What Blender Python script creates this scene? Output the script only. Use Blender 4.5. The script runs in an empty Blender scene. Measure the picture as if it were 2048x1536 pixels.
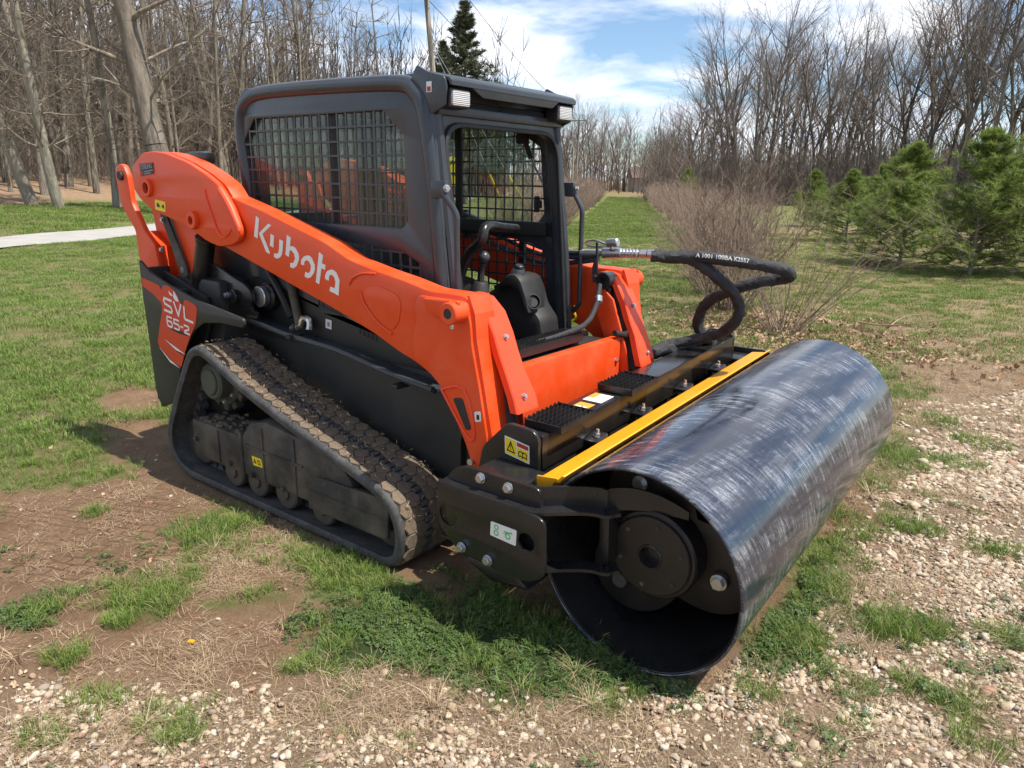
import bpy, bmesh, math, random
import numpy as np
from mathutils import Vector, Matrix, noise

# ------------------------------------------------------------------ camera, light, exposure
S = bpy.context.scene
COL = S.collection
R = math.radians

PITCH, YAW, ROLL = R(15.32), R(37.416), R(0.846)
CAMP = Vector((2.0573, -2.7530, 1.6055))
fh = Vector((-math.sin(YAW), math.cos(YAW), 0)); rh = Vector((math.cos(YAW), math.sin(YAW), 0)); uz = Vector((0, 0, 1))
fw = fh * math.cos(PITCH) - uz * math.sin(PITCH); up0 = uz * math.cos(PITCH) + fh * math.sin(PITCH)
rr = rh * math.cos(ROLL) + up0 * math.sin(ROLL); uu = up0 * math.cos(ROLL) - rh * math.sin(ROLL)
cam = bpy.data.cameras.new('camera'); camo = bpy.data.objects.new('camera', cam); COL.objects.link(camo)
cam.sensor_width = 36; cam.lens = 1478.6 / 2048 * 36; cam.clip_start = 0.05; cam.clip_end = 6000
camo.matrix_world = Matrix(((rr.x, uu.x, -fw.x, CAMP.x), (rr.y, uu.y, -fw.y, CAMP.y), (rr.z, uu.z, -fw.z, CAMP.z), (0, 0, 0, 1)))
S.camera = camo

SUN = Vector((0.52, 0.14, 1.0)).normalized()          # towards the sun
SUN_EL = math.asin(SUN.z); SUN_AZ = math.atan2(SUN.x, SUN.y)   # azimuth from +y clockwise
EXPOSURE = 0.62
W = bpy.data.worlds.new('World'); S.world = W; W.use_nodes = True
nt = W.node_tree; nt.nodes.clear()
out = nt.nodes.new('ShaderNodeOutputWorld'); bg = nt.nodes.new('ShaderNodeBackground'); bg.inputs[1].default_value = 0.105
sky = nt.nodes.new('ShaderNodeTexSky'); sky.sky_type = 'NISHITA'; sky.sun_disc = False
sky.sun_elevation = SUN_EL; sky.sun_rotation = SUN_AZ; sky.air_density = 1.0; sky.dust_density = 0.15; sky.ozone_density = 4.5
tc = nt.nodes.new('ShaderNodeTexCoord')
sep = nt.nodes.new('ShaderNodeSeparateXYZ'); nt.links.new(tc.outputs['Generated'], sep.inputs[0])
# clouds on a plane: direction / (z + k)
addz = nt.nodes.new('ShaderNodeMath'); addz.operation = 'ADD'; addz.inputs[1].default_value = 0.16
mx = nt.nodes.new('ShaderNodeMath'); mx.operation = 'MAXIMUM'; mx.inputs[1].default_value = 0.0
nt.links.new(sep.outputs[2], mx.inputs[0]); nt.links.new(mx.outputs[0], addz.inputs[0])
dv = nt.nodes.new('ShaderNodeVectorMath'); dv.operation = 'DIVIDE'
cmb = nt.nodes.new('ShaderNodeCombineXYZ')
for i in range(3): nt.links.new(addz.outputs[0], cmb.inputs[i])
nt.links.new(tc.outputs['Generated'], dv.inputs[0]); nt.links.new(cmb.outputs[0], dv.inputs[1])
n1 = nt.nodes.new('ShaderNodeTexNoise'); n1.inputs['Scale'].default_value = 1.35; n1.inputs['Detail'].default_value = 9; n1.inputs['Roughness'].default_value = 0.56; n1.inputs['Distortion'].default_value = 0.25
off = nt.nodes.new('ShaderNodeVectorMath'); off.operation = 'ADD'; off.inputs[1].default_value = (3.7, 1.2, 0)
nt.links.new(dv.outputs[0], off.inputs[0]); nt.links.new(off.outputs[0], n1.inputs['Vector'])
cr = nt.nodes.new('ShaderNodeValToRGB'); cr.color_ramp.elements[0].position = 0.43; cr.color_ramp.elements[1].position = 0.60
nt.links.new(n1.outputs[0], cr.inputs[0])
n2 = nt.nodes.new('ShaderNodeTexNoise'); n2.inputs['Scale'].default_value = 2.6; n2.inputs['Detail'].default_value = 5
nt.links.new(off.outputs[0], n2.inputs['Vector'])
cc = nt.nodes.new('ShaderNodeValToRGB'); cc.color_ramp.elements[0].position = 0.36; cc.color_ramp.elements[0].color = (5.4, 6.0, 7.2, 1)
cc.color_ramp.elements[1].position = 0.62; cc.color_ramp.elements[1].color = (8.6, 8.8, 9.2, 1)
nt.links.new(n2.outputs[0], cc.inputs[0])
mixc = nt.nodes.new('ShaderNodeMix'); mixc.data_type = 'RGBA'
nt.links.new(cr.outputs[0], mixc.inputs[0]); nt.links.new(sky.outputs[0], mixc.inputs[6]); nt.links.new(cc.outputs[0], mixc.inputs[7])
nt.links.new(mixc.outputs[2], bg.inputs[0]); nt.links.new(bg.outputs[0], out.inputs[0])

sl = bpy.data.lights.new('sun', 'SUN'); sl.energy = 4.6; sl.angle = R(0.55); sl.color = (1.0, 0.94, 0.84)
so = bpy.data.objects.new('sun', sl); COL.objects.link(so); so.rotation_euler = SUN.to_track_quat('Z', 'Y').to_euler()
so.location = (0, 0, 30)
S.view_settings.view_transform = 'Standard'; S.view_settings.look = 'None'; S.view_settings.exposure = EXPOSURE
S.view_settings.gamma = 1; S.view_settings.use_curve_mapping = False
try:
    S.cycles.max_bounces = 6; S.cycles.transparent_max_bounces = 24; S.cycles.use_denoising = True
    S.cycles.diffuse_bounces = 3; S.cycles.glossy_bounces = 3
except Exception: pass

# ------------------------------------------------------------------ materials
def srgb(r, g, b):
    f = lambda c: (c / 255 / 12.92) if c / 255 <= 0.04045 else ((c / 255 + 0.055) / 1.055) ** 2.4
    return (f(r), f(g), f(b), 1)

class NT:
    """small node helper"""
    def __init__(s, name):
        s.m = bpy.data.materials.new(name); s.m.use_nodes = True; s.t = s.m.node_tree; s.n = s.t.nodes
        s.b = s.n['Principled BSDF']; s.out = s.n['Material Output']
    def node(s, typ, **kw):
        n = s.n.new(typ)
        for k, v in kw.items():
            if k in n.inputs.keys() if hasattr(n.inputs, 'keys') else False: n.inputs[k].default_value = v
            else: setattr(n, k, v)
        return n
    def link(s, a, b): s.t.links.new(a, b)
    def coord(s, kind='Object', scale=(1, 1, 1)):
        c = s.node('ShaderNodeTexCoord'); m = s.node('ShaderNodeMapping'); m.inputs['Scale'].default_value = scale
        s.link(c.outputs[kind], m.inputs[0]); return m.outputs[0]
    def noise(s, vec, scale, detail=4, rough=0.55, dist=0):
        n = s.node('ShaderNodeTexNoise'); n.inputs['Scale'].default_value = scale; n.inputs['Detail'].default_value = detail
        n.inputs['Roughness'].default_value = rough; n.inputs['Distortion'].default_value = dist
        if vec is not None: s.link(vec, n.inputs['Vector'])
        return n.outputs[0]
    def ramp(s, fac, stops):
        r = s.node('ShaderNodeValToRGB'); e = r.color_ramp.elements
        while len(e) < len(stops): e.new(0.5)
        for el, (p, c) in zip(e, stops):
            el.position = p; el.color = c if len(c) == 4 else (*c, 1)
        s.link(fac, r.inputs[0]); return r.outputs[0]
    def val(s, fac, a, b, x=0.0, y=1.0):
        m = s.node('ShaderNodeMapRange'); m.inputs[1].default_value = a; m.inputs[2].default_value = b
        m.inputs[3].default_value = x; m.inputs[4].default_value = y; s.link(fac, m.inputs[0]); return m.outputs[0]
    def mix(s, fac, a, b, blend='MIX'):
        m = s.node('ShaderNodeMix'); m.data_type = 'RGBA'; m.blend_type = blend
        for v, i in ((fac, 0), (a, 6), (b, 7)):
            if isinstance(v, (int, float)): m.inputs[i].default_value = v
            elif isinstance(v, tuple): m.inputs[i].default_value = v if len(v) == 4 else (*v, 1)
            else: s.link(v, m.inputs[i])
        return m.outputs[2]
    def math(s, op, a, b=0.0):
        m = s.node('ShaderNodeMath'); m.operation = op
        for v, i in ((a, 0), (b, 1)):
            if isinstance(v, (int, float)): m.inputs[i].default_value = v
            else: s.link(v, m.inputs[i])
        return m.outputs[0]
    def bump(s, h, strength=0.3, dist=0.01):
        b = s.node('ShaderNodeBump'); b.inputs['Strength'].default_value = strength; b.inputs['Distance'].default_value = dist
        s.link(h, b.inputs['Height']); s.link(b.outputs[0], s.b.inputs['Normal']); return b
    def set(s, **kw):
        names = dict(color='Base Color', rough='Roughness', metal='Metallic', spec='Specular IOR Level', coat='Coat Weight', coat_r='Coat Roughness', trans='Transmission Weight', alpha='Alpha')
        for k, v in kw.items():
            i = s.b.inputs[names[k]]
            if isinstance(v, (int, float)): i.default_value = v
            elif isinstance(v, tuple): i.default_value = v if len(v) == 4 else (*v, 1)
            else: s.link(v, i)
        return s

def paint(name, col, rough=0.35, dirt=0.25, dirtcol=(0.16, 0.12, 0.08), metal=0, scale=7, bump=0.0, spec=0.5):
    t = NT(name); c = t.coord('Object')
    n = t.noise(c, scale, 8, 0.62); n2 = t.noise(c, scale * 9, 4, 0.7)
    f = t.math('MULTIPLY', t.val(n, 0.42, 0.75), dirt)
    f2 = t.math('MULTIPLY', t.val(n2, 0.60, 0.72), dirt * 0.6)
    var = t.mix(t.val(n, 0.3, 0.7), tuple(x * 0.92 for x in col), tuple(min(1, x * 1.06) for x in col))
    cc = t.mix(t.math('MAXIMUM', f, f2), var, dirtcol)
    t.set(color=cc, rough=t.val(n, 0.3, 0.7, rough - 0.05, rough + 0.12), metal=metal, spec=spec)
    if bump: t.bump(n2, bump, 0.002)
    return t.m

M = {}
M['orange'] = paint('orange_paint', srgb(228, 70, 12)[:3], 0.44, 0.26, (0.42, 0.17, 0.085), bump=0.08)
M['coral'] = paint('highlit_orange_paint', srgb(236, 74, 34)[:3], 0.34, 0.05, (0.35, 0.14, 0.08))  # orange with highlights put into a lighter, pinker base colour
M['cab'] = paint('charcoal_cab_paint', (0.034, 0.041, 0.050), 0.28, 0.12, (0.11, 0.115, 0.115), bump=0.06)
M['roller'] = paint('worn_roller_steel', (0.085, 0.078, 0.070), 0.45, 0.4, (0.13, 0.10, 0.07), metal=0.4)
M['black'] = paint('black_satin_paint', (0.013, 0.013, 0.014), 0.26, 0.16, (0.07, 0.055, 0.045), bump=0.05)
M['black_dusty'] = paint('dusty_black_paint', (0.019, 0.019, 0.019), 0.6, 1.0, (0.135, 0.108, 0.080), scale=5, bump=0.15)
M['hub'] = paint('reflected_brown_hub_paint', (0.018, 0.014, 0.011), 0.5, 0.35, (0.045, 0.028, 0.018), scale=12, bump=0.1)  # black hub paint with a brown reflection put into the colour
M['gloss_black'] = paint('gloss_black_beam_paint', (0.014, 0.013, 0.013), 0.16, 0.12, (0.06, 0.045, 0.03), bump=0.02)
M['dark'] = paint('matt_black_plastic', (0.016, 0.016, 0.016), 0.55, 0.18, (0.06, 0.055, 0.05))
M['body'] = paint('dark_body_paint', (0.020, 0.021, 0.020), 0.48, 0.25, (0.07, 0.06, 0.045), scale=4)
M['green_grey'] = paint('grey_green_casting', (0.06, 0.07, 0.055), 0.6, 0.4, (0.10, 0.08, 0.05))
M['steel'] = paint('zinc_steel', (0.55, 0.56, 0.58), 0.3, 0.2, (0.25, 0.22, 0.18), metal=0.9)
M['chrome'] = paint('chromed_rod', (0.62, 0.60, 0.55), 0.2, 0.2, (0.3, 0.24, 0.16), metal=0.9)
M['yellow'] = paint('yellow_scraper_paint', srgb(226, 156, 22)[:3], 0.4, 0.15, (0.3, 0.16, 0.04))
M['white_sticker'] = paint('white_sticker', (0.72, 0.72, 0.70), 0.4, 0.12, (0.4, 0.38, 0.34))
M['yellow_sticker'] = paint('yellow_sticker', srgb(235, 205, 20)[:3], 0.4, 0.1, (0.4, 0.32, 0.05))
M['ink'] = paint('black_ink', (0.012, 0.012, 0.012), 0.5, 0.0)
M['red_ink'] = paint('red_ink', (0.36, 0.03, 0.02), 0.5, 0.0)
M['green_ink'] = paint('green_ink', (0.05, 0.42, 0.12), 0.5, 0.0)
M['orange_ink'] = paint('orange_ink', (0.75, 0.32, 0.04), 0.5, 0.0)
M['grey_ink'] = paint('grey_ink', (0.25, 0.25, 0.26), 0.5, 0.0)
M['white_ink'] = paint('white_lettering', (0.80, 0.78, 0.75), 0.42, 0.10, (0.5, 0.42, 0.38))
M['decal_red'] = paint('torn_red_decal', srgb(205, 58, 28)[:3], 0.4, 0.12, (0.2, 0.08, 0.05))
M['seat'] = paint('black_vinyl', (0.02, 0.02, 0.021), 0.45, 0.15, (0.06, 0.055, 0.05))

def m_glass():
    t = NT('tinted_window_glass'); g = t.node('ShaderNodeBsdfGlossy'); g.inputs['Roughness'].default_value = 0.02
    tr = t.node('ShaderNodeBsdfTransparent'); tr.inputs[0].default_value = (0.80, 0.86, 0.83, 1)
    lw = t.node('ShaderNodeLayerWeight'); lw.inputs[0].default_value = 0.5; pw_ = t.math('POWER', lw.outputs['Facing'], 4.0); fr_ = t.math('ADD', 0.045, t.math('MULTIPLY', pw_, 0.6))
    mx = t.node('ShaderNodeMixShader'); t.link(fr_, mx.inputs[0]); t.link(tr.outputs[0], mx.inputs[1]); t.link(g.outputs[0], mx.inputs[2])
    df = t.node('ShaderNodeBsdfDiffuse'); df.inputs[0].default_value = (0.34, 0.37, 0.31, 1); m2 = t.node('ShaderNodeMixShader'); m2.inputs[0].default_value = 0.09  # dust haze; its green-grey also puts the pane's brightness into the colour
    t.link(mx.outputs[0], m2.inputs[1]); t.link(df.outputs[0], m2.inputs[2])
    t.link(m2.outputs[0], t.out.inputs[0]); return t.m
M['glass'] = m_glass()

def m_lens():
    t = NT('ribbed_lamp_lens'); c = t.coord('Object')
    w = t.node('ShaderNodeTexWave'); w.bands_direction = 'Z'; w.inputs['Scale'].default_value = 45; t.link(c, w.inputs[0])
    t.set(color=t.mix(w.outputs[1], (0.40, 0.41, 0.42), (0.80, 0.80, 0.78)), rough=0.18, metal=0.25, coat=1.0, coat_r=0.05); t.bump(w.outputs[1], 0.6, 0.004); return t.m
M['lens'] = m_lens()

def m_rubber():
    t = NT('muddy_rubber_belt'); c = t.coord('Object')
    n = t.noise(c, 9, 8, 0.65); n2 = t.noise(c, 70, 4, 0.7)
    a = t.mix(t.val(n, 0.35, 0.7), (0.026, 0.026, 0.027), (0.085, 0.082, 0.078))
    a = t.mix(t.val(n2, 0.50, 0.75, 0, 0.5), a, (0.17, 0.155, 0.135))
    t.set(color=a, rough=0.72); t.bump(n2, 0.35, 0.004); return t.m
M['rubber'] = m_rubber()

def m_tread():
    t = NT('mud_caked_tread_rubber'); c = t.coord('Object')
    oi = t.node('ShaderNodeObjectInfo')
    n = t.noise(c, 6, 8, 0.7); n2 = t.noise(c, 90, 5, 0.75)
    mud = t.mix(t.val(n2, 0.3, 0.7), (0.095, 0.066, 0.042), (0.180, 0.135, 0.092))
    a = t.mix(t.val(n, 0.25, 0.50), (0.050, 0.043, 0.036), mud)
    a = t.mix(t.math('MULTIPLY', oi.outputs['Random'], 0.22), a, (0.20, 0.16, 0.11))
    t.set(color=a, rough=0.85); t.bump(n2, 0.6, 0.005); return t.m
M['tread'] = m_tread()

def m_drum():
    t = NT('scuffed_blue_black_drum_steel')
    # object coords: y along the axis, x/z round the drum; use angle for wraps
    tc = t.node('ShaderNodeTexCoord'); sp = t.node('ShaderNodeSeparateXYZ'); t.link(tc.outputs['Object'], sp.inputs[0])
    ang = t.math('ARCTAN2', sp.outputs[2], sp.outputs[0])
    def strk(ay, aa, sc, det, rot):
        cb = t.node('ShaderNodeCombineXYZ')
        yy = t.math('ADD', t.math('MULTIPLY', sp.outputs[1], ay), t.math('MULTIPLY', ang, rot))
        t.link(yy, cb.inputs[0]); t.link(t.math('MULTIPLY', ang, aa), cb.inputs[1])
        return t.noise(cb.outputs[0], sc, det, 0.7)
    s1 = strk(46, 1.7, 1.0, 10, 3.0); s2 = strk(85, 3.4, 1.0, 9, 15.0); s3 = strk(1.6, 2.0, 1.25, 8, 0.9)
    s4 = strk(130, 8, 1.0, 5, -20.0); s5 = strk(60, 60, 1.0, 3, 0.0)
    sc = t.val(s1, 0.47, 0.70); sc2 = t.val(s2, 0.52, 0.72); big = t.val(s3, 0.44, 0.58)
    w = t.math('MULTIPLY', t.math('ADD', t.math('MULTIPLY', sc, .8), t.math('MULTIPLY', sc2, .6)), t.math('ADD', 0.05, t.math('MULTIPLY', big, 0.80)))
    w = t.math('MAXIMUM', w, t.math('MULTIPLY', t.val(s4, 0.69, 0.76), 0.7))
    w = t.math('ADD', w, t.math('MULTIPLY', t.math('MULTIPLY', t.val(s5, 0.55, 0.75), big), 0.35))
    # weld / contact lines along the axis
    ln = t.node('ShaderNodeCombineXYZ'); t.link(t.math('MULTIPLY', ang, 5.2), ln.inputs[0]); t.link(t.math('MULTIPLY', sp.outputs[1], 0.25), ln.inputs[1])
    lnn = t.noise(ln.outputs[0], 1.5, 2, 0.4)
    line = t.math('MULTIPLY', t.val(t.math('ABSOLUTE', t.math('SUBTRACT', lnn, 0.5)), 0.0, 0.004, 0.28, 0.0), t.val(s3, .4, .6))
    w = t.math('MAXIMUM', w, line)
    w = t.math('MINIMUM', w, 1.0)
    base = t.mix(t.val(s3, 0.35, 0.6), (0.013, 0.018, 0.034), (0.026, 0.034, 0.056))
    col = t.mix(w, base, (0.50, 0.51, 0.53))
    t.set(color=col, rough=t.math('ADD', 0.13, t.math('MULTIPLY', w, 0.34)), metal=0.25, spec=1.0)
    t.bump(s1, 0.08, 0.002); return t.m
M['drum'] = m_drum()

def m_sleeve():
    t = NT('black_nylon_hose_sleeve'); c = t.coord('Object')
    v = t.noise(c, 300, 2, 0.5); n = t.noise(c, 20, 6, 0.6)
    t.set(color=t.mix(t.val(n, 0.35, 0.7), (0.012, 0.013, 0.015), (0.034, 0.036, 0.040)), rough=0.72); t.bump(n, 1.0, 0.012); return t.m
M['sleeve'] = m_sleeve()

def m_bark(name, c1, c2, sc=3.0, zs=0.25):
    t = NT(name); c = t.coord('Object', (1, 1, zs))
    oi = t.node('ShaderNodeObjectInfo')
    n = t.noise(c, sc * 3, 7, 0.7); n2 = t.noise(c, sc * 14, 4, 0.7)
    n0 = t.noise(c, sc * 0.8, 4, 0.6)
    a = t.mix(t.val(n, 0.44, 0.57), tuple(x * 0.5 for x in c1), c2)
    a = t.mix(t.val(n0, 0.45, 0.62, 0, 0.55), a, c1)
    a = t.mix(t.val(n2, 0.5, 0.7, 0, 0.5), a, tuple(x * 0.45 for x in c1))
    a = t.mix(t.math('MULTIPLY', oi.outputs['Random'], 0.6), a, tuple(x * 1.25 for x in c2))
    t.set(color=a, rough=0.9, spec=0.2); t.bump(n, 1.0, 0.06); return t.m
M['bark'] = m_bark('grey_brown_bark', (0.115, 0.097, 0.076), (0.285, 0.250, 0.200), 2.6)
M['bark_far'] = m_bark('far_tree_bark', (0.100, 0.086, 0.074), (0.180, 0.158, 0.138), 1.0)
M['twig'] = m_bark('brown_twig_bark', (0.150, 0.118, 0.090), (0.270, 0.225, 0.180), 2.0)
M['twig_far'] = m_bark('far_twig_bark', (0.120, 0.095, 0.078), (0.200, 0.165, 0.140), 1.0)
M['shrub'] = m_bark('pinkish_tan_shrub_stem', (0.22, 0.155, 0.120), (0.38, 0.285, 0.225), 4.0)
M['pole'] = m_bark('weathered_pole_wood', (0.24, 0.205, 0.165), (0.36, 0.32, 0.27), 2.0, 0.1)

def m_leaf(name, cols, rough=0.55, trans=0.25):
    t = NT(name); oi = t.node('ShaderNodeObjectInfo'); ge = t.node('ShaderNodeNewGeometry')
    r = t.math('FRACT', t.math('ADD', oi.outputs['Random'], t.math('MULTIPLY', ge.outputs['Random Per Island'], 0.8)))
    st = [(i / max(1, len(cols) - 1), c) for i, c in enumerate(cols)]
    a = t.ramp(r, st); t.set(color=a, rough=rough, spec=0.3)
    d = t.node('ShaderNodeBsdfTranslucent'); t.link(a, d.inputs[0]); mx = t.node('ShaderNodeMixShader'); mx.inputs[0].default_value = trans
    t.link(t.b.outputs[0], mx.inputs[1]); t.link(d.outputs[0], mx.inputs[2]); t.link(mx.outputs[0], t.out.inputs[0]); return t.m
M['grass'] = m_leaf('green_grass_blade', [(0.075, 0.145, 0.022), (0.130, 0.220, 0.034), (0.185, 0.275, 0.050), (0.28, 0.31, 0.10)])
M['grass_dull'] = m_leaf('dull_grass_blade', [(0.085, 0.14, 0.030), (0.15, 0.205, 0.05), (0.28, 0.26, 0.12), (0.19, 0.225, 0.065)])
M['straw'] = m_leaf('dry_straw', [(0.26, 0.17, 0.10), (0.42, 0.31, 0.19), (0.55, 0.44, 0.29), (0.19, 0.12, 0.07), (0.36, 0.25, 0.15)], trans=0.1)
M['clover'] = m_leaf('clover_leaf', [(0.050, 0.095, 0.026), (0.085, 0.140, 0.040), (0.125, 0.180, 0.055)])
M['needle'] = m_leaf('pine_needle', [(0.12, 0.180, 0.045), (0.205, 0.275, 0.062), (0.300, 0.355, 0.095)], trans=0.45)
M['needle_dark'] = m_leaf('dark_conifer_needle', [(0.070, 0.085, 0.045), (0.110, 0.120, 0.070)], trans=0.1)
M['litter'] = m_leaf('dead_leaf', [(0.22, 0.12, 0.065), (0.38, 0.24, 0.14), (0.50, 0.36, 0.23), (0.16, 0.085, 0.05)], trans=0.1)
M['stone'] = None
def m_stone():
    t = NT('mixed_river_gravel'); oi = t.node('ShaderNodeObjectInfo'); c = t.coord('Object')
    a = t.ramp(oi.outputs['Random'], [(0.0, (0.46, 0.38, 0.28)), (0.20, (0.60, 0.52, 0.39)), (0.36, (0.36, 0.26, 0.175)), (0.52, (0.52, 0.41, 0.28)), (0.66, (0.29, 0.245, 0.20)), (0.78, (0.36, 0.20, 0.125)), (0.88, (0.64, 0.58, 0.48)), (1.0, (0.22, 0.15, 0.10))])
    n = t.noise(c, 60, 5, 0.6); a = t.mix(t.val(n, 0.4, 0.75, 0, 0.45), a, (0.22, 0.16, 0.11))
    t.set(color=a, rough=0.75, spec=0.3); t.bump(n, 0.3, 0.004); return t.m
M['stone'] = m_stone()

# ------------------------------------------------------------------ geometry helpers
def link(o, parent=None):
    COL.objects.link(o)
    if parent is not None: o.parent = parent
    return o
def tag(o, label=None, cat=None, group=None, kind=None):
    if label: o['label'] = label
    if cat: o['category'] = cat
    if group: o['group'] = group
    if kind: o['kind'] = kind
    return o
def empty(name, loc=(0, 0, 0), parent=None):
    o = bpy.data.objects.new(name, None); o.location = loc; o.empty_display_size = 0.1
    return link(o, parent)
def finish(me, smooth=True, ang=35):
    if smooth:
        me.polygons.foreach_set('use_smooth', [True] * len(me.polygons))
        me.set_sharp_from_angle(angle=R(ang))
    return me
def mobj(name, me, mat, parent=None, smooth=True, ang=35):
    if mat is not None:
        me.materials.clear(); me.materials.append(mat)
    finish(me, smooth, ang)
    me.name = name
    return link(bpy.data.objects.new(name, me), parent)
def pyobj(name, v, f, mat, parent=None, smooth=True, ang=35):
    me = bpy.data.meshes.new(name); me.from_pydata([tuple(p) for p in v], [], f); me.update()
    return mobj(name, me, mat, parent, smooth, ang)

class MB:
    """mesh builder: several shapes, one mesh"""
    def __init__(s): s.v = []; s.f = []
    def add(s, v, f):
        o = len(s.v); s.v += [tuple(p) for p in v]; s.f += [tuple(i + o for i in q) for q in f]; return s
    def box(s, a, b, bev=0.0, rot=None, c=None):
        bm = bmesh.new(); bmesh.ops.create_cube(bm, size=1)
        sx, sy, sz = (b[i] - a[i] for i in range(3)); ctr = Vector([(a[i] + b[i]) / 2 for i in range(3)])
        for v in bm.verts: v.co = Vector((v.co.x * sx, v.co.y * sy, v.co.z * sz))
        if bev: bmesh.ops.bevel(bm, geom=bm.edges[:], offset=bev, segments=2, profile=0.6, affect='EDGES')
        m = rot if rot is not None else Matrix.Identity(3)
        bm.verts.ensure_lookup_table(); bm.verts.index_update()
        s.add([m @ v.co + ctr for v in bm.verts], [tuple(v.index for v in f.verts) for f in bm.faces]); bm.free(); return s
    def cyl(s, a, b, r, r2=None, n=24, bev=0.0, hole=0.0):
        a = Vector(a); b = Vector(b); d = (b - a); L = d.length; q = d.to_track_quat('Z', 'Y').to_matrix(); r2 = r if r2 is None else r2
        prof = []
        if bev: prof = [(hole, 0), (r - bev, 0), (r, bev), (r2, L - bev), (r2 - bev, L), (hole, L)]
        else: prof = [(hole, 0), (r, 0), (r2, L), (hole, L)]
        vs = []; fs = []
        for (rr_, z) in prof:
            for k in range(n):
                t = 2 * math.pi * k / n; vs.append(a + q @ Vector((rr_ * math.cos(t), rr_ * math.sin(t), z)))
        m = len(prof)
        for i in range(m - 1):
            for k in range(n):
                k2 = (k + 1) % n; fs.append((i * n + k, i * n + k2, (i + 1) * n + k2, (i + 1) * n + k))
        if hole:
            for k in range(n):
                k2 = (k + 1) % n; fs.append(((m - 1) * n + k, (m - 1) * n + k2, k2, k))
        s.add(vs, fs); return s
    def hexbolt(s, c, axis, r=0.014, h=0.01, wash=True):
        c = Vector(c); ax = Vector(axis).normalized()
        if wash: s.cyl(c, c + ax * 0.003, r * 1.25, n=20)
        s.cyl(c + ax * 0.003, c + ax * (0.003 + h), r, n=6, bev=0.0015); return s
    def tube(s, pts, r, n=10, sub=4, wob=0.0, caps=True, seed=0):
        P = smooth_path(pts, sub) if sub > 1 else [Vector(p) for p in pts]
        m = len(P); vs = []; fs = []
        up = Vector((0, 0, 1)); rs = r if isinstance(r, (list, tuple)) else None
        d0 = (P[1] - P[0]).normalized(); u = d0.orthogonal().normalized()
        for i, p in enumerate(P):
            d = (P[min(i + 1, m - 1)] - P[max(i - 1, 0)]).normalized()
            u = (u - d * u.dot(d)).normalized(); w = d.cross(u)
            ri = r if rs is None else rs[0] + (rs[1] - rs[0]) * i / (m - 1)
            for k in range(n):
                t = 2 * math.pi * k / n; q = ri
                if wob:
                    q *= 1 + wob * noise.noise(Vector((i * 0.95 + seed * 7, math.cos(t) * 1.6, math.sin(t) * 1.6)))
                vs.append(p + (u * math.cos(t) + w * math.sin(t)) * q)
        for i in range(m - 1):
            for k in range(n):
                k2 = (k + 1) % n; fs.append((i * n + k, i * n + k2, (i + 1) * n + k2, (i + 1) * n + k))
        if caps: fs.append(tuple(range(n))[::-1]); fs.append(tuple((m - 1) * n + k for k in range(n)))
        s.add(vs, fs); return s
    def plate(s, loops, axis, mid, th, bev=0.003):
        v, f = plate_geo(loops, axis, mid, th, bev); s.add(v, f); return s
    def mirror(s):
        s.v = [(x, -y, z) for x, y, z in s.v]; s.f = [tuple(reversed(q)) for q in s.f]; return s
    def build(s, name, mat, parent=None, smooth=True, ang=35):
        return pyobj(name, s.v, s.f, mat, parent, smooth, ang)

def smooth_path(pts, sub=6):
    P = [Vector(p) for p in pts]; out = []
    for i in range(len(P) - 1):
        p0 = P[max(i - 1, 0)]; p1 = P[i]; p2 = P[i + 1]; p3 = P[min(i + 2, len(P) - 1)]
        for k in range(sub):
            t = k / sub
            out.append(0.5 * ((2 * p1) + (-p0 + p2) * t + (2 * p0 - 5 * p1 + 4 * p2 - p3) * t * t + (-p0 + 3 * p1 - 3 * p2 + p3) * t ** 3))
    out.append(P[-1]); return out
def smooth_closed(pts, sub=6):
    P = [Vector(p) for p in pts]; n = len(P); out = []
    for i in range(n):
        p0, p1, p2, p3 = P[i - 1], P[i], P[(i + 1) % n], P[(i + 2) % n]
        for k in range(sub):
            t = k / sub
            out.append(0.5 * ((2 * p1) + (-p0 + p2) * t + (2 * p0 - 5 * p1 + 4 * p2 - p3) * t * t + (-p0 + 3 * p1 - 3 * p2 + p3) * t ** 3))
    return out
def rounded(pts, r, n=5):
    """round the corners of a polygon; r a number or a list"""
    out = []; m = len(pts)
    for i, p in enumerate(pts):
        rr_ = r[i] if isinstance(r, (list, tuple)) else r
        p = Vector(p); a = Vector(pts[i - 1]); b = Vector(pts[(i + 1) % m])
        if rr_ <= 0: out.append(tuple(p)); continue
        da = (a - p); db = (b - p); k = min(rr_, da.length * 0.48, db.length * 0.48)
        s = p + da.normalized() * k; e = p + db.normalized() * k
        for j in range(n + 1):
            t = j / n; q = s * (1 - t) ** 2 + p * 2 * t * (1 - t) + e * t * t; out.append(tuple(q))
    return out
def circle(cx, cy, r, n=24): return [(cx + r * math.cos(2 * math.pi * k / n), cy + r * math.sin(2 * math.pi * k / n)) for k in range(n)]
_AX = {'y': lambda a, b, c: (a, c, b), 'x': lambda a, b, c: (c, a, b), 'z': lambda a, b, c: (a, b, c)}
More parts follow.
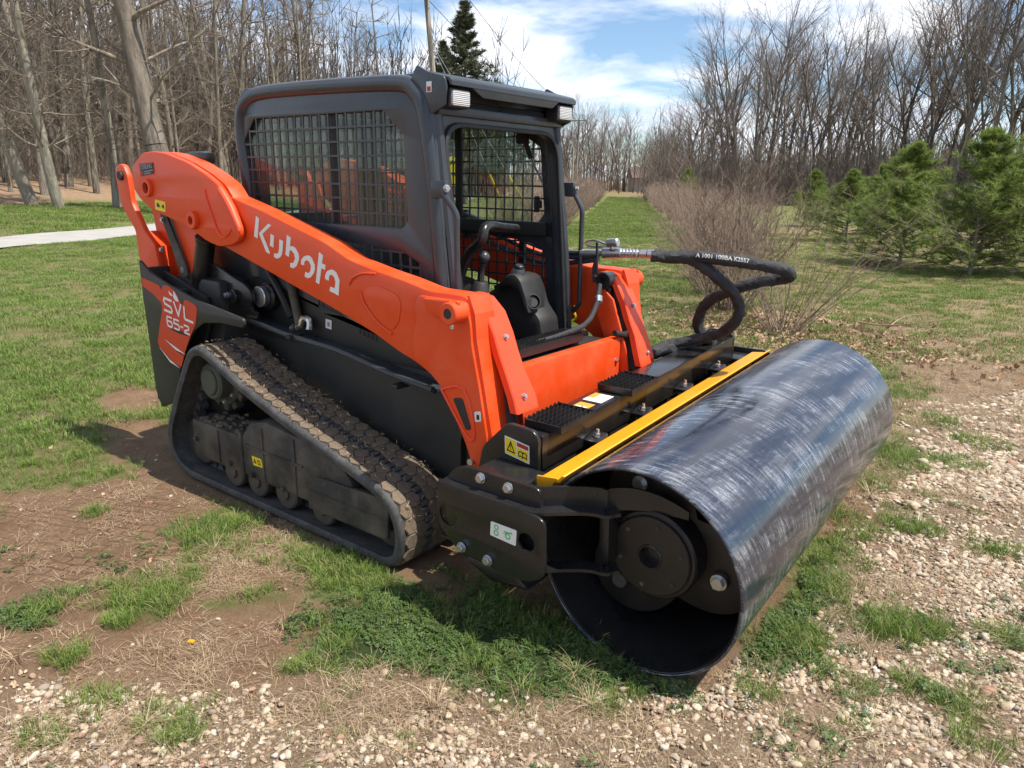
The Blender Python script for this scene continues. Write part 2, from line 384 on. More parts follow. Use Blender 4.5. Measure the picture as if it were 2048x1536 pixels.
def plate_geo(loops, axis, mid, th, bev=0.003):
    cu = bpy.data.curves.new('tmp', 'CURVE'); cu.dimensions = '2D'; cu.fill_mode = 'BOTH'
    bev = min(bev, th * 0.45); cu.extrude = max(th / 2 - bev, 0.0); cu.bevel_depth = bev; cu.bevel_resolution = 1 if bev > 0 else 0; cu.offset = -bev
    if loops and not isinstance(loops[0][0], (tuple, list, Vector)): loops = [loops]
    for lp in loops:
        sp = cu.splines.new('POLY'); sp.points.add(len(lp) - 1)
        for i, p in enumerate(lp): sp.points[i].co = (p[0], p[1], 0, 1)
        sp.use_cyclic_u = True
    o = bpy.data.objects.new('tmp', cu); me = bpy.data.meshes.new_from_object(o)
    fn = _AX[axis]
    v = [fn(q.co.x, q.co.y, q.co.z + mid) for q in me.vertices]
    bm = bmesh.new(); vv = [bm.verts.new(p) for p in v]
    for p in me.polygons:
        try: bm.faces.new([vv[i] for i in p.vertices])
        except ValueError: pass
    bmesh.ops.remove_doubles(bm, verts=bm.verts[:], dist=1e-5)
    bmesh.ops.recalc_face_normals(bm, faces=bm.faces[:])
    bm.verts.index_update(); v = [tuple(q.co) for q in bm.verts]; f = [tuple(q.index for q in p.verts) for p in bm.faces]; bm.free()
    bpy.data.objects.remove(o); bpy.data.curves.remove(cu); bpy.data.meshes.remove(me)
    return v, f
def plate(name, loops, axis, mid, th, mat, parent, bev=0.003, mirror=False):
    b = MB().plate(loops, axis, mid, th, bev)
    if mirror: b.mirror()
    return b.build(name, mat, parent)
def text_geo(body, size, font=None, ext=0.0006, align='LEFT', bold=0.0, shear=0.0, space=1.0):
    cu = bpy.data.curves.new('tmp', 'FONT'); cu.body = body; cu.size = size; cu.extrude = ext; cu.align_x = align; cu.offset = bold; cu.shear = shear; cu.space_character = space
    cu.resolution_u = 3
    o = bpy.data.objects.new('tmp', cu); me = bpy.data.meshes.new_from_object(o)
    v = [tuple(q.co) for q in me.vertices]; f = [tuple(p.vertices) for p in me.polygons]
    bpy.data.objects.remove(o); bpy.data.curves.remove(cu); bpy.data.meshes.remove(me)
    return v, f
def on_frame(v, o, ux, uy):
    """flat geometry (x, y, z) placed with x along ux, y along uy, z along their cross product"""
    o = Vector(o); ux = Vector(ux); uy = Vector(uy); uzz = ux.cross(uy).normalized()
    return [o + ux * p[0] + uy * p[1] + uzz * p[2] for p in v]

# ------------------------------------------------------------------ terrain
def sm(t):
    t = np.clip(t, 0, 1); return t * t * (3 - 2 * t)
def sS(x, y): return -0.872 * x - 0.49 * y        # metres to the left of the lane / road direction
def tT(x, y): return -0.49 * x + 0.872 * y        # metres along it
def height(x, y):
    x = np.asarray(x, float); y = np.asarray(y, float)
    h = 0.10 * sm((x - 0.30) / 0.65) * sm((y + 0.70) / 1.75) * (1 - 0.6 * sm((y - 2.5) / 5))
    s = sS(x, y)
    h = h + 0.30 * sm((s - 17) / 8) + 1.15 * sm((s - 24.5) / 12) + 1.3 * sm((s - 34) / 45)
    h = h - 0.05 * sm((s - 12.2) / 1.0) * (1 - sm((s - 16.6) / 0.8))
    d = np.hypot(x - 0.3, y + 0.2); q = sm((d - 2.5) / 5)
    h = h + q * 0.035 * (np.sin(x * 0.9 + 1.3) * np.cos(y * 0.7) + 0.5 * np.sin(x * 2.1 - y * 1.3))
    h = h + 0.006 * (np.sin(x * 7.3 + 2 * np.sin(y * 3.1)) * np.cos(y * 6.1 + x) + np.sin(x * 13 - y * 11) * 0.5) * sm((np.hypot(x + .9, y) - 1.25) / 0.6)
    return h
def hz(x, y): return float(height(x, y))

DIRT = [[(-2.055, -1.6), (-1.851, -1.354), (-1.796, -0.967), (-1.363, -0.87), (-0.977, -1.075), (-0.842, -1.391), (-0.966, -1.701), (-1.115, -1.918), (-1.5, -2.1)],
 [(-1.156, -1.904), (-0.819, -1.63), (-0.479, -1.584), (-0.311, -1.728), (-0.229, -1.87), (-0.328, -2.044), (-0.424, -2.151), (-0.9, -2.3)],
 [(-0.332, -1.466), (-0.322, -1.277), (-0.152, -1.09), (0.03, -1.039), (0.052, -1.321), (-0.066, -1.531), (-0.229, -1.587)],
 [(-0.673, -1.14), (-0.463, -1.082), (-0.292, -1.204), (-0.463, -1.343), (-0.727, -1.297)],
 [(-1.9, -0.95), (-1.2, -0.86), (0.3, -0.88), (0.3, -0.4), (-2.2, -0.4)], [(0.4, -0.72), (0.8, -0.70), (0.95, -0.5), (0.4, -0.4)], [(-1.9, 0.4), (0.3, 0.4), (0.3, 0.95), (-1.9, 0.95)],
 [(-3.1, -0.62), (-2.2, -0.95), (-1.9, -0.55), (-2.4, -0.35)], [(-3.9, -0.2), (-3.2, -0.55), (-2.9, -0.35), (-3.4, 0.05)], [(1.3, 2.6), (2.1, 2.2), (2.6, 3.4), (1.7, 3.6)], [(1.2, 3.9), (2.3, 4.1), (2.6, 5.2), (1.2, 4.8)]]
GRAVEL = [[(-0.323, -2.185), (-0.38, -2.023), (-0.128, -1.821), (0.133, -1.765), (0.367, -1.424), (0.67, -1.245), (0.937, -1.062), (1.226, -0.83), (1.284, -0.69), (1.356, -0.425), (1.486, -0.283), (1.489, 0.393), (1.5, 1.63), (1.3, 3.2), (1.859, 4.0), (2.338, 2.094), (3.6, 2), (6, -1), (3.2, -4), (0.018, -3.3)],
 [(1.7, 2.9), (1.9, 4.2), (2.676, 5.0), (4.6, 5.5), (4.45, -0.369), (2.105, -0.408), (1.858, 0.44)]]
STRAW = [[(-0.366, -1.735), (-0.215, -1.537), (-0.005, -1.59), (0.103, -1.729), (-0.08, -1.846), (-0.268, -1.835)], [(-0.348, -2.177), (-0.241, -2.005), (-0.016, -1.941), (0.164, -2.042), (-0.059, -2.275)],
 [(-0.894, -1.2), (-0.742, -0.883), (-0.401, -0.919), (-0.358, -1.157), (-0.494, -1.368), (-0.762, -1.433)], [(0.22, -1.409), (0.584, -1.151), (1.062, -0.962), (1.213, -1.067), (0.832, -1.423), (0.358, -1.669), (0.122, -1.653)],
 [(1.488, 0.238), (1.75, 0.552), (1.875, 0.316), (1.669, 0.021)], [(-1.097, 6.179), (-0.144, 7.039), (1.619, 7.4), (1.952, 2.769), (1.406, 2.313), (0.888, 4.587), (-0.157, 5.086)],
 [(0.27, 9.615), (1.462, 10.091), (1.709, 8.407), (0.863, 7.985)], [(-4.5, 0.5), (-3.2, 0.9), (-3.0, 1.5), (-4.6, 1.3)], [(0.9, 0.9), (1.45, 1.2), (1.4, 2.6), (0.7, 2.2)]]
CLOVER = [[(-0.108, -1.15), (0.074, -0.79), (0.636, -0.552), (1.105, -0.699), (1.22, -0.76), (1.20, -0.873), (0.923, -1.043), (0.637, -1.208), (0.341, -1.38), (0.024, -1.344)], [(1.259, -0.268), (1.439, 0.198), (1.611, -0.105), (1.449, -0.387), (1.342, -0.436)],
 [(-0.921, -1.983), (-0.982, -1.713), (-0.834, -1.738), (-0.765, -1.94), (-0.814, -2.019)]]
GRASS = [[(-1.24, -1.153), (-0.981, -0.941), (-0.842, -1.157), (-0.98, -1.27)], [(-0.588, -1.071), (-0.476, -0.859), (-0.033, -0.788), (0.132, -0.654), (0.187, -0.38), (0.6, -0.578), (0.629, -0.934), (0.284, -1.094), (-0.168, -1.103)],
 [(-0.812, -1.672), (-0.639, -1.436), (-0.42, -1.537), (-0.526, -1.747)], [(0.031, -1.903), (0.117, -1.806), (0.242, -1.893), (0.152, -1.965)], [(1.646, 0.045), (1.814, 0.267), (1.863, 0.058), (1.698, -0.113)],
 [(1.151, 1.768), (1.416, 2.095), (1.659, 1.89), (1.409, 1.329)], [(1.446, 1.048), (1.682, 1.099), (1.656, 0.756), (1.502, 0.692)], [(1.369, 2.527), (1.463, 2.872), (1.53, 2.418)], [(-0.494, -1.368), (-0.325, -1.181), (-0.079, -1.173), (-0.113, -1.332), (-0.303, -1.442)],
 [(1.35, -0.4), (1.6, -0.25), (1.62, 0.5), (1.45, 0.9), (1.3, 0.3)]]
def inside(x, y, polys, soft=0.08):
    """soft inside test, 1 in, 0 out"""
    best = np.full(x.shape, -1e9)
    for P in polys:
        P = np.array(P); d2 = np.full(x.shape, 1e9); c = np.zeros(x.shape, bool)
        for i in range(len(P)):
            ax, ay = P[i - 1]; bx, by = P[i]; ex, ey = bx - ax, by - ay
            t = np.clip(((x - ax) * ex + (y - ay) * ey) / (ex * ex + ey * ey + 1e-12), 0, 1)
            d2 = np.minimum(d2, (x - ax - t * ex) ** 2 + (y - ay - t * ey) ** 2)
            c ^= ((ay > y) != (by > y)) & (x < (bx - ax) * (y - ay) / (by - ay + 1e-12) + ax)
        best = np.maximum(best, np.where(c, 1, -1) * np.sqrt(d2))
    return sm(best / (2 * soft) + 0.5)
_rng = np.random.default_rng(5)
_tab = _rng.random((256, 256))
def vn(x, y, s):
    """value noise"""
    x = np.asarray(x) * s + 57.3; y = np.asarray(y) * s + 91.7; ix = np.floor(x).astype(int); iy = np.floor(y).astype(int); fx = sm(x - ix); fy = sm(y - iy)
    g = lambda a, b: _tab[a % 256, b % 256]
    return (g(ix, iy) * (1 - fx) + g(ix + 1, iy) * fx) * (1 - fy) + (g(ix, iy + 1) * (1 - fx) + g(ix + 1, iy + 1) * fx) * fy
def zones(x, y):
    """cover of the ground at x, y: dirt, gravel, straw, clover, grass"""
    x = np.asarray(x, float); y = np.asarray(y, float)
    jx = x + 0.16 * (vn(x, y, 5) - 0.5) + 0.08 * (vn(x, y, 17) - 0.5); jy = y + 0.16 * (vn(y, x, 5.3) - 0.5) + 0.08 * (vn(y, x, 16) - 0.5)
    d = inside(jx, jy, DIRT, 0.09); g = inside(jx, jy, GRAVEL, 0.16); s = inside(jx, jy, STRAW, 0.14); c = inside(jx, jy, CLOVER, 0.1); gr = inside(jx, jy, GRASS, 0.08)
    n = vn(x, y, 1.1) * 0.6 + vn(x, y, 3.1) * 0.4
    # bare brown soil with thin straw between camera and machine; lawn behind and to the left
    near = 1 - inside(jx, jy, [[(-9, -9), (-2.9, -2.5), (-2.2, -1.6), (-1.9, -1.05), (-1.2, -0.8), (0.9, -0.5), (1.2, 2.2), (1.0, 4.4), (3, 6.4), (9, 7), (90, 90), (-90, 90), (-90, -2.2), (-6, -1.9)]], 0.15)
    gr = np.maximum(gr, near * 0.75 * sm((vn(x + 31, y, 2.1) * .6 + vn(x, y + 17, 5.5) * .4 - 0.56) * 9) * (1 - d * .55) * (1 - 0.5 * g))
    soil = near * (1 - gr) * (1 - c)
    lawn = (1 - near) * (0.55 + 0.9 * (n - 0.35))
    R_ = inside(jx, jy, [[(-1.2, 3.0), (1.2, 2.0), (3, 3), (9, 7), (30, 30), (-8, 30), (-4, 10)]], 1.0)      # thin field to the right
    lawn = lawn * (1 - 0.45 * R_ * sm((n - 0.30) * 4)) * (1 - 0.8 * d)
    grass = np.maximum(gr * 1.1, lawn) * (1 - 0.35 * g)
    dirt = np.maximum(d, soil * 0.75)
    return dirt, g, np.maximum(s, 0.22 * soil + 0.35 * R_ * (1 - near)), c, np.clip(grass, 0, 1)

def axis_coords(lo, hi, step, far, grow=1.13):
    a = list(np.arange(lo, hi + 1e-6, step)); s = step; x = hi
    while x < far: s *= grow; x += s; a.append(x)
    s = step; x = lo; pre = []
    while x > -far: s *= grow; x -= s; pre.append(x)
    return np.array(pre[::-1] + a)
gx = axis_coords(-3.4, 3.4, 0.032, 1600); gy = axis_coords(-2.9, 4.2, 0.032, 1600)
GX, GY = np.meshgrid(gx, gy); nx, ny = len(gx), len(gy)
fx, fy = GX.ravel(), GY.ravel(); fz = height(fx, fy)
dz, gz_, sz_, cz_, grz = zones(fx, fy)
fz = fz + (vn(fx, fy, 14) - 0.5) * 0.018 * dz * sm((np.abs(fx + .9) - 0.95 + np.maximum(0, -0.9 - fy) * 4) * 3)
# the machine's own track prints pressed in the bare soil
tr = dz * sm((-0.98 - fy) / 0.1) * sm((fy + 2.1) / .2)
uu_ = fx * 0.90 - fy * 0.43; vv_ = fx * 0.43 + fy * 0.90
pr_ = np.abs(np.sin(vv_ * math.pi / 0.075 + (np.floor(uu_ / 0.06) % 2) * math.pi / 2)) ** 0.35
pr2 = np.abs(np.sin(uu_ * math.pi / 0.06)) ** 0.4
gm = bpy.data.meshes.new('ground'); gm.vertices.add(nx * ny)
gm.vertices.foreach_set('co', np.stack([fx, fy, fz], 1).ravel().astype(np.float32))
ii = (np.arange(ny - 1)[:, None] * nx + np.arange(nx - 1)[None, :]).ravel()
quads = np.stack([ii, ii + 1, ii + 1 + nx, ii + nx], 1).astype(np.int32); nq = len(quads)
gm.loops.add(nq * 4); gm.loops.foreach_set('vertex_index', quads.ravel())
gm.polygons.add(nq); gm.polygons.foreach_set('loop_start', np.arange(nq, dtype=np.int32) * 4); gm.polygons.foreach_set('loop_total', np.full(nq, 4, np.int32))
gm.update(calc_edges=True); gm.validate()
def attr(me, name, arr):
    a = me.attributes.new(name, 'FLOAT', 'POINT'); a.data.foreach_set('value', np.asarray(arr, np.float32))
attr(gm, 'dirt', dz); attr(gm, 'gravel', gz_); attr(gm, 'straw', sz_); attr(gm, 'clover', cz_); attr(gm, 'grass', grz)
attr(gm, 'print', np.clip(inside(fx, fy, [[(-2.2, -1.75), (-1.95, -1.3), (-1.7, -0.98), (-1.05, -0.95), (-0.78, -1.12), (-0.80, -1.45), (-1.05, -1.75), (-1.5, -2.0)]], 0.2) * (0.5 + 1.1 * (vn(fx, fy, 2.2) - .3)), 0, 1))
wood = sm((sS(fx, fy) - 24.3 + (vn(fx, fy, 0.4) - .5) * 2.5) / 1.2)
wood = np.maximum(wood, sm((tT(fx, fy) - 66 + fx * 0.1 + (vn(fx, fy, 0.2) - .5) * 8) / 6) * (sS(fx, fy) < -3.5))
attr(gm, 'wood', wood)

def m_ground():
    t = NT('soil_grass_ground'); c = t.coord('Object')
    def A(n):
        a = t.node('ShaderNodeAttribute'); a.attribute_name = n; return a.outputs['Fac']
    n1 = t.noise(c, 0.7, 6, 0.6); n2 = t.noise(c, 5, 8, 0.7); n3 = t.noise(c, 55, 6, 0.75); n4 = t.noise(c, 260, 3, 0.7)
    soil = t.mix(t.val(n2, 0.3, 0.7), (0.165, 0.095, 0.055), (0.285, 0.180, 0.110)); soil = t.mix(t.val(n3, 0.5, 0.75, 0, 0.5), soil, (0.32, 0.23, 0.155))
    soil = t.mix(t.val(n4, 0.6, 0.75, 0, 0.5), soil, (0.085, 0.05, 0.03))
    sun = t.mix(t.val(n3, 0.35, 0.65), (0.070, 0.125, 0.026), (0.125, 0.185, 0.045))  # two green grass tones mixed by fine noise
    grs = t.mix(t.val(n1, 0.42, 0.62), sun, (0.140, 0.185, 0.060)); grs = t.mix(t.val(n2, 0.5, 0.72, 0, 0.65), grs, (0.27, 0.225, 0.12))
    grs = t.mix(t.val(n4, 0.5, 0.8, 0, 0.5), grs, (0.05, 0.08, 0.015))
    stw = t.mix(t.val(n3, 0.35, 0.65), (0.22, 0.145, 0.085), (0.40, 0.30, 0.19))
    vo = t.node('ShaderNodeTexVoronoi'); vo.inputs['Scale'].default_value = 95; t.link(c, vo.inputs[0])
    grv = t.mix(t.val(n3, 0.3, 0.7), (0.16, 0.105, 0.065), (0.34, 0.26, 0.175)); sv = t.node('ShaderNodeSeparateColor'); t.link(vo.outputs['Color'], sv.inputs[0]); stc = t.ramp(sv.outputs[0], [(0, (.20, .14, .095)), (.35, (.36, .28, .195)), (.7, (.52, .44, .33)), (1, (.30, .19, .12))]); grv = t.mix(t.val(vo.outputs['Distance'], 0.55, 0.28, 0, 0.85), grv, stc)
    lit = t.mix(t.val(n2, 0.3, 0.7), (0.19, 0.125, 0.078), (0.36, 0.25, 0.16)); lit = t.mix(t.val(n3, 0.55, 0.7, 0, 0.6), lit, (0.35, 0.26, 0.17))
    col = t.mix(A('grass'), soil, grs); col = t.mix(t.math('MULTIPLY', A('straw'), t.val(n3, 0.3, 0.6, 0.25, 1)), col, stw)
    col = t.mix(A('clover'), col, (0.045, 0.07, 0.022)); col = t.mix(A('gravel'), col, grv)
    col = t.mix(t.math('MULTIPLY', A('dirt'), 0.85), col, soil); col = t.mix(t.math('MULTIPLY', A('gravel'), 0.6), col, grv)
    col = t.mix(A('wood'), col, lit)
    mp = t.node('ShaderNodeMapping'); mp.inputs['Rotation'].default_value = (0, 0, R(-24)); t.link(c, mp.inputs[0])
    br = t.node('ShaderNodeTexBrick'); br.inputs['Scale'].default_value = 1.0; br.inputs['Brick Width'].default_value = 0.085; br.inputs['Row Height'].default_value = 0.055; br.inputs['Mortar Size'].default_value = 0.006; br.inputs['Mortar Smooth'].default_value = 0.6
    wv = t.node('ShaderNodeVectorMath'); wv.operation = 'ADD'; nz = t.node('ShaderNodeTexNoise'); nz.inputs['Scale'].default_value = 9; t.link(c, nz.inputs['Vector'])
    ms = t.node('ShaderNodeVectorMath'); ms.operation = 'SCALE'; ms.inputs[3].default_value = 0.05; t.link(nz.outputs[1], ms.inputs[0]); t.link(mp.outputs[0], wv.inputs[0]); t.link(ms.outputs[0], wv.inputs[1]); t.link(wv.outputs[0], br.inputs['Vector'])
    prt = t.math('MULTIPLY', br.outputs['Fac'], t.math('MULTIPLY', A('print'), t.val(n2, .35, .6)))
    col = t.mix(t.math('MULTIPLY', prt, 0.65), col, (0.075, 0.042, 0.024))
    t.set(color=col, rough=0.95, spec=0.15)
    h = t.math('ADD', t.math('MULTIPLY', n3, 1.0), t.math('MULTIPLY', n4, 0.5)); h = t.math('SUBTRACT', h, t.math('MULTIPLY', prt, 1.2)); t.bump(h, 0.9, 0.02); return t.m
ground = mobj('ground', gm, m_ground(), None, True, 180); tag(ground, kind='structure')

# road of pale gravel / asphalt, running along the lane direction
def st(s, t): return (-0.872 * s - 0.49 * t, -0.49 * s + 0.872 * t)
rv, rf = [], []
ts = [-60 + i * 2.0 for i in range(0, 150)]
for i, t_ in enumerate(ts):
    for k, s_ in enumerate((13.35, 13.7, 14.7, 15.7, 16.05)):
        w = 0.12 * math.sin(t_ * 0.31 + k) * (k in (0, 4)); x, y = st(s_ + w, t_); z = 0.008 if k in (0, 4) else 0.035
        rv.append((x, y, hz(x, y) + 0.02 + z))
for i in range(len(ts) - 1):
    for k in range(4): a = i * 5 + k; rf.append((a, a + 5, a + 6, a + 1))
def m_road():
    t = NT('pale_worn_asphalt'); c = t.coord('Object'); n = t.noise(c, 1.2, 6, 0.6); n2 = t.noise(c, 40, 5, 0.7)
    a = t.mix(t.val(n, 0.3, 0.7), (0.30, 0.285, 0.26), (0.40, 0.38, 0.35)); a = t.mix(t.val(n2, 0.5, 0.8, 0, 0.5), a, (0.22, 0.21, 0.19)); t.set(color=a, rough=0.9); t.bump(n2, 0.3, 0.01); return t.m
tag(pyobj('road', rv, rf, m_road(), None, True, 60), kind='structure')

# ------------------------------------------------------------------ scattering (one object each, geometry nodes)
def proto_mesh(name, v, f, mat, smooth=False):
    me = bpy.data.meshes.new(name); me.from_pydata([tuple(p) for p in v], [], f); me.update(); me.materials.append(mat)
    if smooth: me.polygons.foreach_set('use_smooth', [True] * len(me.polygons))
    return bpy.data.objects.new(name, me)
def scatter(name, protos, pts, rots, scls, idx, label=None):
    pts = np.asarray(pts, np.float32); n = len(pts)
    me = bpy.data.meshes.new(name); me.vertices.add(n); me.vertices.foreach_set('co', pts.ravel())
    a = me.attributes.new('rot', 'FLOAT_VECTOR', 'POINT'); a.data.foreach_set('vector', np.asarray(rots, np.float32).ravel())
    a = me.attributes.new('scl', 'FLOAT_VECTOR', 'POINT'); a.data.foreach_set('vector', np.asarray(scls, np.float32).ravel())
    a = me.attributes.new('pid', 'INT', 'POINT'); a.data.foreach_set('value', np.asarray(idx, np.int32))
    o = link(bpy.data.objects.new(name, me))
    ng = bpy.data.node_groups.new(name, 'GeometryNodeTree'); ng.interface.new_socket('Geometry', in_out='INPUT', socket_type='NodeSocketGeometry'); ng.interface.new_socket('Geometry', in_out='OUTPUT', socket_type='NodeSocketGeometry')
    N = ng.nodes; gi = N.new('NodeGroupInput'); go = N.new('NodeGroupOutput'); j = N.new('GeometryNodeJoinGeometry')
    def na(nm, ty):
        x = N.new('GeometryNodeInputNamedAttribute'); x.data_type = ty; x.inputs[0].default_value = nm; return x.outputs[0]
    rot = na('rot', 'FLOAT_VECTOR'); scl = na('scl', 'FLOAT_VECTOR'); pid = na('pid', 'INT')
    for k, p in enumerate(protos):
        oi = N.new('GeometryNodeObjectInfo'); oi.inputs[0].default_value = p
        cmp_ = N.new('FunctionNodeCompare'); cmp_.data_type = 'INT'; cmp_.operation = 'EQUAL'
        ng.links.new(pid, cmp_.inputs[2]); cmp_.inputs[3].default_value = k
        ip = N.new('GeometryNodeInstanceOnPoints'); ng.links.new(gi.outputs[0], ip.inputs[0]); ng.links.new(cmp_.outputs[0], ip.inputs['Selection'])
        ng.links.new(oi.outputs['Geometry'], ip.inputs['Instance']); ng.links.new(rot, ip.inputs['Rotation']); ng.links.new(scl, ip.inputs['Scale'])
        ng.links.new(ip.outputs[0], j.inputs[0])
    ng.links.new(j.outputs[0], go.inputs[0])
    md = o.modifiers.new('scatter', 'NODES'); md.node_group = ng
    tag(o, label, None, None, 'stuff'); return o

rng = np.random.default_rng(11); rnd = random.Random(11)
def blades(n, h0, h1, w, spread, lean, segs=2, flat=False):
    v, f = [], []
    for _ in range(n):
        a = rnd.uniform(0, 6.283); r = spread * math.sqrt(rnd.random()); bx, by = r * math.cos(a), r * math.sin(a)
        h = rnd.uniform(h0, h1); la = rnd.uniform(0, 6.283) if rnd.random() < 0.5 else a; ln = lean * rnd.uniform(0.3, 1.2) * h
        wa = la + 1.57 + rnd.uniform(-.5, .5); wx, wy = math.cos(wa) * w / 2, math.sin(wa) * w / 2; o = len(v)
        for s in range(segs + 1):
            t = s / segs; q = ln * t * t; z = h * (t - 0.25 * lean * t * t) if not flat else 0.004 + 0.012 * math.sin(t * 3.1) * rnd.random()
            x = bx + math.cos(la) * (q if not flat else h * t); y = by + math.sin(la) * (q if not flat else h * t + 0.01 * math.sin(3 * t)); k = (1 - t) ** 0.6
            if s < segs: v += [(x - wx * k, y - wy * k, z), (x + wx * k, y + wy * k, z)]
            else: v.append((x, y, z))
        for s in range(segs - 1): b = o + 2 * s; f.append((b, b + 1, b + 3, b + 2))
        b = o + 2 * (segs - 1); f.append((b, b + 1, b + 2))
    return v, f
def sample(n, box, wfn):
    x = rng.uniform(box[0], box[1], n); y = rng.uniform(box[2], box[3], n); w = wfn(x, y); k = rng.random(n) < w
    x, y = x[k], y[k]; return x, y
CAMXY = np.array([2.0573, -2.7530]); HD = np.array([-math.sin(YAW), math.cos(YAW)])
def view_ok(x, y, marg=0.86, back=-0.2):
    dx = x - CAMXY[0]; dy = y - CAMXY[1]; f_ = dx * HD[0] + dy * HD[1]; r_ = dx * math.cos(YAW) + dy * math.sin(YAW)
    return (f_ > 0.9) & (np.abs(r_) < f_ * marg + 1.0)
def clear(x, y):
    """not under the belts or the drum"""
    a = ((np.abs(np.abs(y) - 0.665) < 0.175) & (x > -1.86) & (x < 0.03)); b = (np.abs(x - 1.05) < np.where(y > -.70, 0.27, 0.10)) & (y > -0.755) & (y < 1.32)
    return ~(a | b)
def put(name, protos, x, y, smin, smax, tilt=0.25, dz_=0.0, zs=(0.8, 1.2), label=None):
    n = len(x); z = height(x, y) + dz_; s = rng.uniform(smin, smax, n)
    rot = np.stack([rng.normal(0, tilt, n), rng.normal(0, tilt, n), rng.uniform(0, 6.283, n)], 1); scl = np.stack([s, s, s * rng.uniform(zs[0], zs[1], n)], 1)
    return scatter(name, protos, np.stack([x, y, z], 1), rot, scl, rng.integers(0, len(protos), n), label)

# grass near the camera
gp = [proto_mesh('grass_tuft', *blades(28, 0.02, 0.065, 0.0030, 0.035, 0.85, 3), M['grass']) for _ in range(4)]
gp += [proto_mesh('grass_tuft', *blades(20, 0.02, 0.06, 0.003, 0.035, 0.9, 3), M['grass_dull']) for _ in range(2)]
def wg(x, y):
    d_, g_, s_, c_, gr = zones(x, y); return np.clip(np.maximum(gr, c_ * .8) * (1 - d_ * .9), 0, 1) ** 1.3 * (0.35 + 0.65 * (vn(x, y, 4) > 0.33)) * view_ok(x, y) * clear(x, y)
x, y = sample(55000, (-5.5, 3.2, -2.6, 4.5), wg)
put('grass', gp, x, y, 0.55, 1.05, label='short green spring grass around the machine')
gl = [proto_mesh('grass_patch', *blades(60, 0.02, 0.06, 0.006, 0.13, 0.8, 2), M['grass']) for _ in range(4)] + [proto_mesh('grass_patch', *blades(50, 0.015, 0.05, 0.006, 0.13, 0.9, 2), M['grass_dull']) for _ in range(3)]
def wl(x, y):
    d_, g_, s_, c_, gr = zones(x, y); s = sS(x, y); far = np.hypot(x - CAMXY[0], y - CAMXY[1])
    return np.clip(gr * (1 - d_), 0, 1) * (s < 13.2) * view_ok(x, y) * (far > 5) * np.clip(13 / far, 0.18, 1)
x, y = sample(95000, (-26, 12, -3, 24), wl)
put('grass', gl, x, y, 0.7, 1.35, 0.12, label='mown lawn of green and yellowed grass')
def wv(x, y):
    s = sS(x, y); return ((s > 16.2) & (s < 24.6 + 2 * (vn(x, y, .7) - .5))) * view_ok(x, y) * 0.8
x, y = sample(14000, (-42, -8, 0, 26), wv)
put('grass', gl, x, y, 1.6, 2.8, 0.12, label='green verge between the road and the woods')
def wla(x, y):
    s = sS(x, y); t = tT(x, y); return ((s > -2.4) & (s < 1.3) & (t > 20)) * np.clip(26 / t, .3, 1)
x, y = sample(60000, (-45, -5, 17, 75), wla)
put('grass', gl, x, y, 1.3, 2.2, 0.12, label='mown grass of the lane between the shrub rows')
TUFTS = [(1.75, 0.05, 0.13), (1.66, 0.0, 0.1), (1.84, 0.1, 0.08), (1.48, 0.13, 0.1), (1.66, 0.82, 0.1), (1.58, 0.85, 0.08), (1.48, 2.75, 0.12), (1.36, 1.84, 0.15), (1.66, 1.89, 0.15), (1.48, -0.25, 0.1), (1.45, -0.6, 0.07), (1.66, -0.39, 0.08), (1.96, -0.28, 0.09), (1.86, -0.28, 0.07), (1.96, 0.83, 0.12), (2.07, 0.18, 0.08), (0.8, 3.84, 0.15), (1.75, 2.38, 0.15), (-0.18, -1.96, 0.09), (0.1, -1.88, 0.11), (-0.15, -2.13, 0.07), (-0.75, -1.64, 0.12), (-0.59, -1.59, 0.14), (-0.62, -1.47, 0.1), (-1.01, -1.1, 0.14), (-0.94, -1.17, 0.1), (0.15, -1.46, 0.05), (-0.16, -0.88, 0.15), (-0.48, -1.9, 0.05), (-0.48, -1.95, 0.06), (-0.56, -1.71, 0.06), (-0.77, -1.1, 0.1), (1.11, -0.98, 0.05), (2.06, -0.42, 0.08), (-0.3, -0.95, 0.14), (-0.91, -0.95, 0.1), (1.33, 0.76, 0.1), (1.36, 1.26, 0.12), (-0.83, -1.91, 0.08), (-0.89, -1.79, 0.08), (2.3, 1.5, .12), (2.5, .6, .1), (1.2, 3.3, .15), (-1.9, -1.75, .12), (-1.6, -1.35, .07)]
xs_, ys_ = [], []
for cx_, cy_, r_ in TUFTS:
    m_ = int(2600 * r_ * r_) + 6; a_ = rng.uniform(0, 6.283, m_); q_ = r_ * 1.15 * rng.random(m_) ** 0.6; el_ = rng.uniform(.6, 1); xs_.append(cx_ + q_ * np.cos(a_)); ys_.append(cy_ + q_ * np.sin(a_) * el_)
xs_ = np.concatenate(xs_); ys_ = np.concatenate(ys_); k_ = clear(xs_, ys_)
put('grass', gp, xs_[k_], ys_[k_], 0.55, 1.05, label='separate green grass tufts on the bare and stony ground')
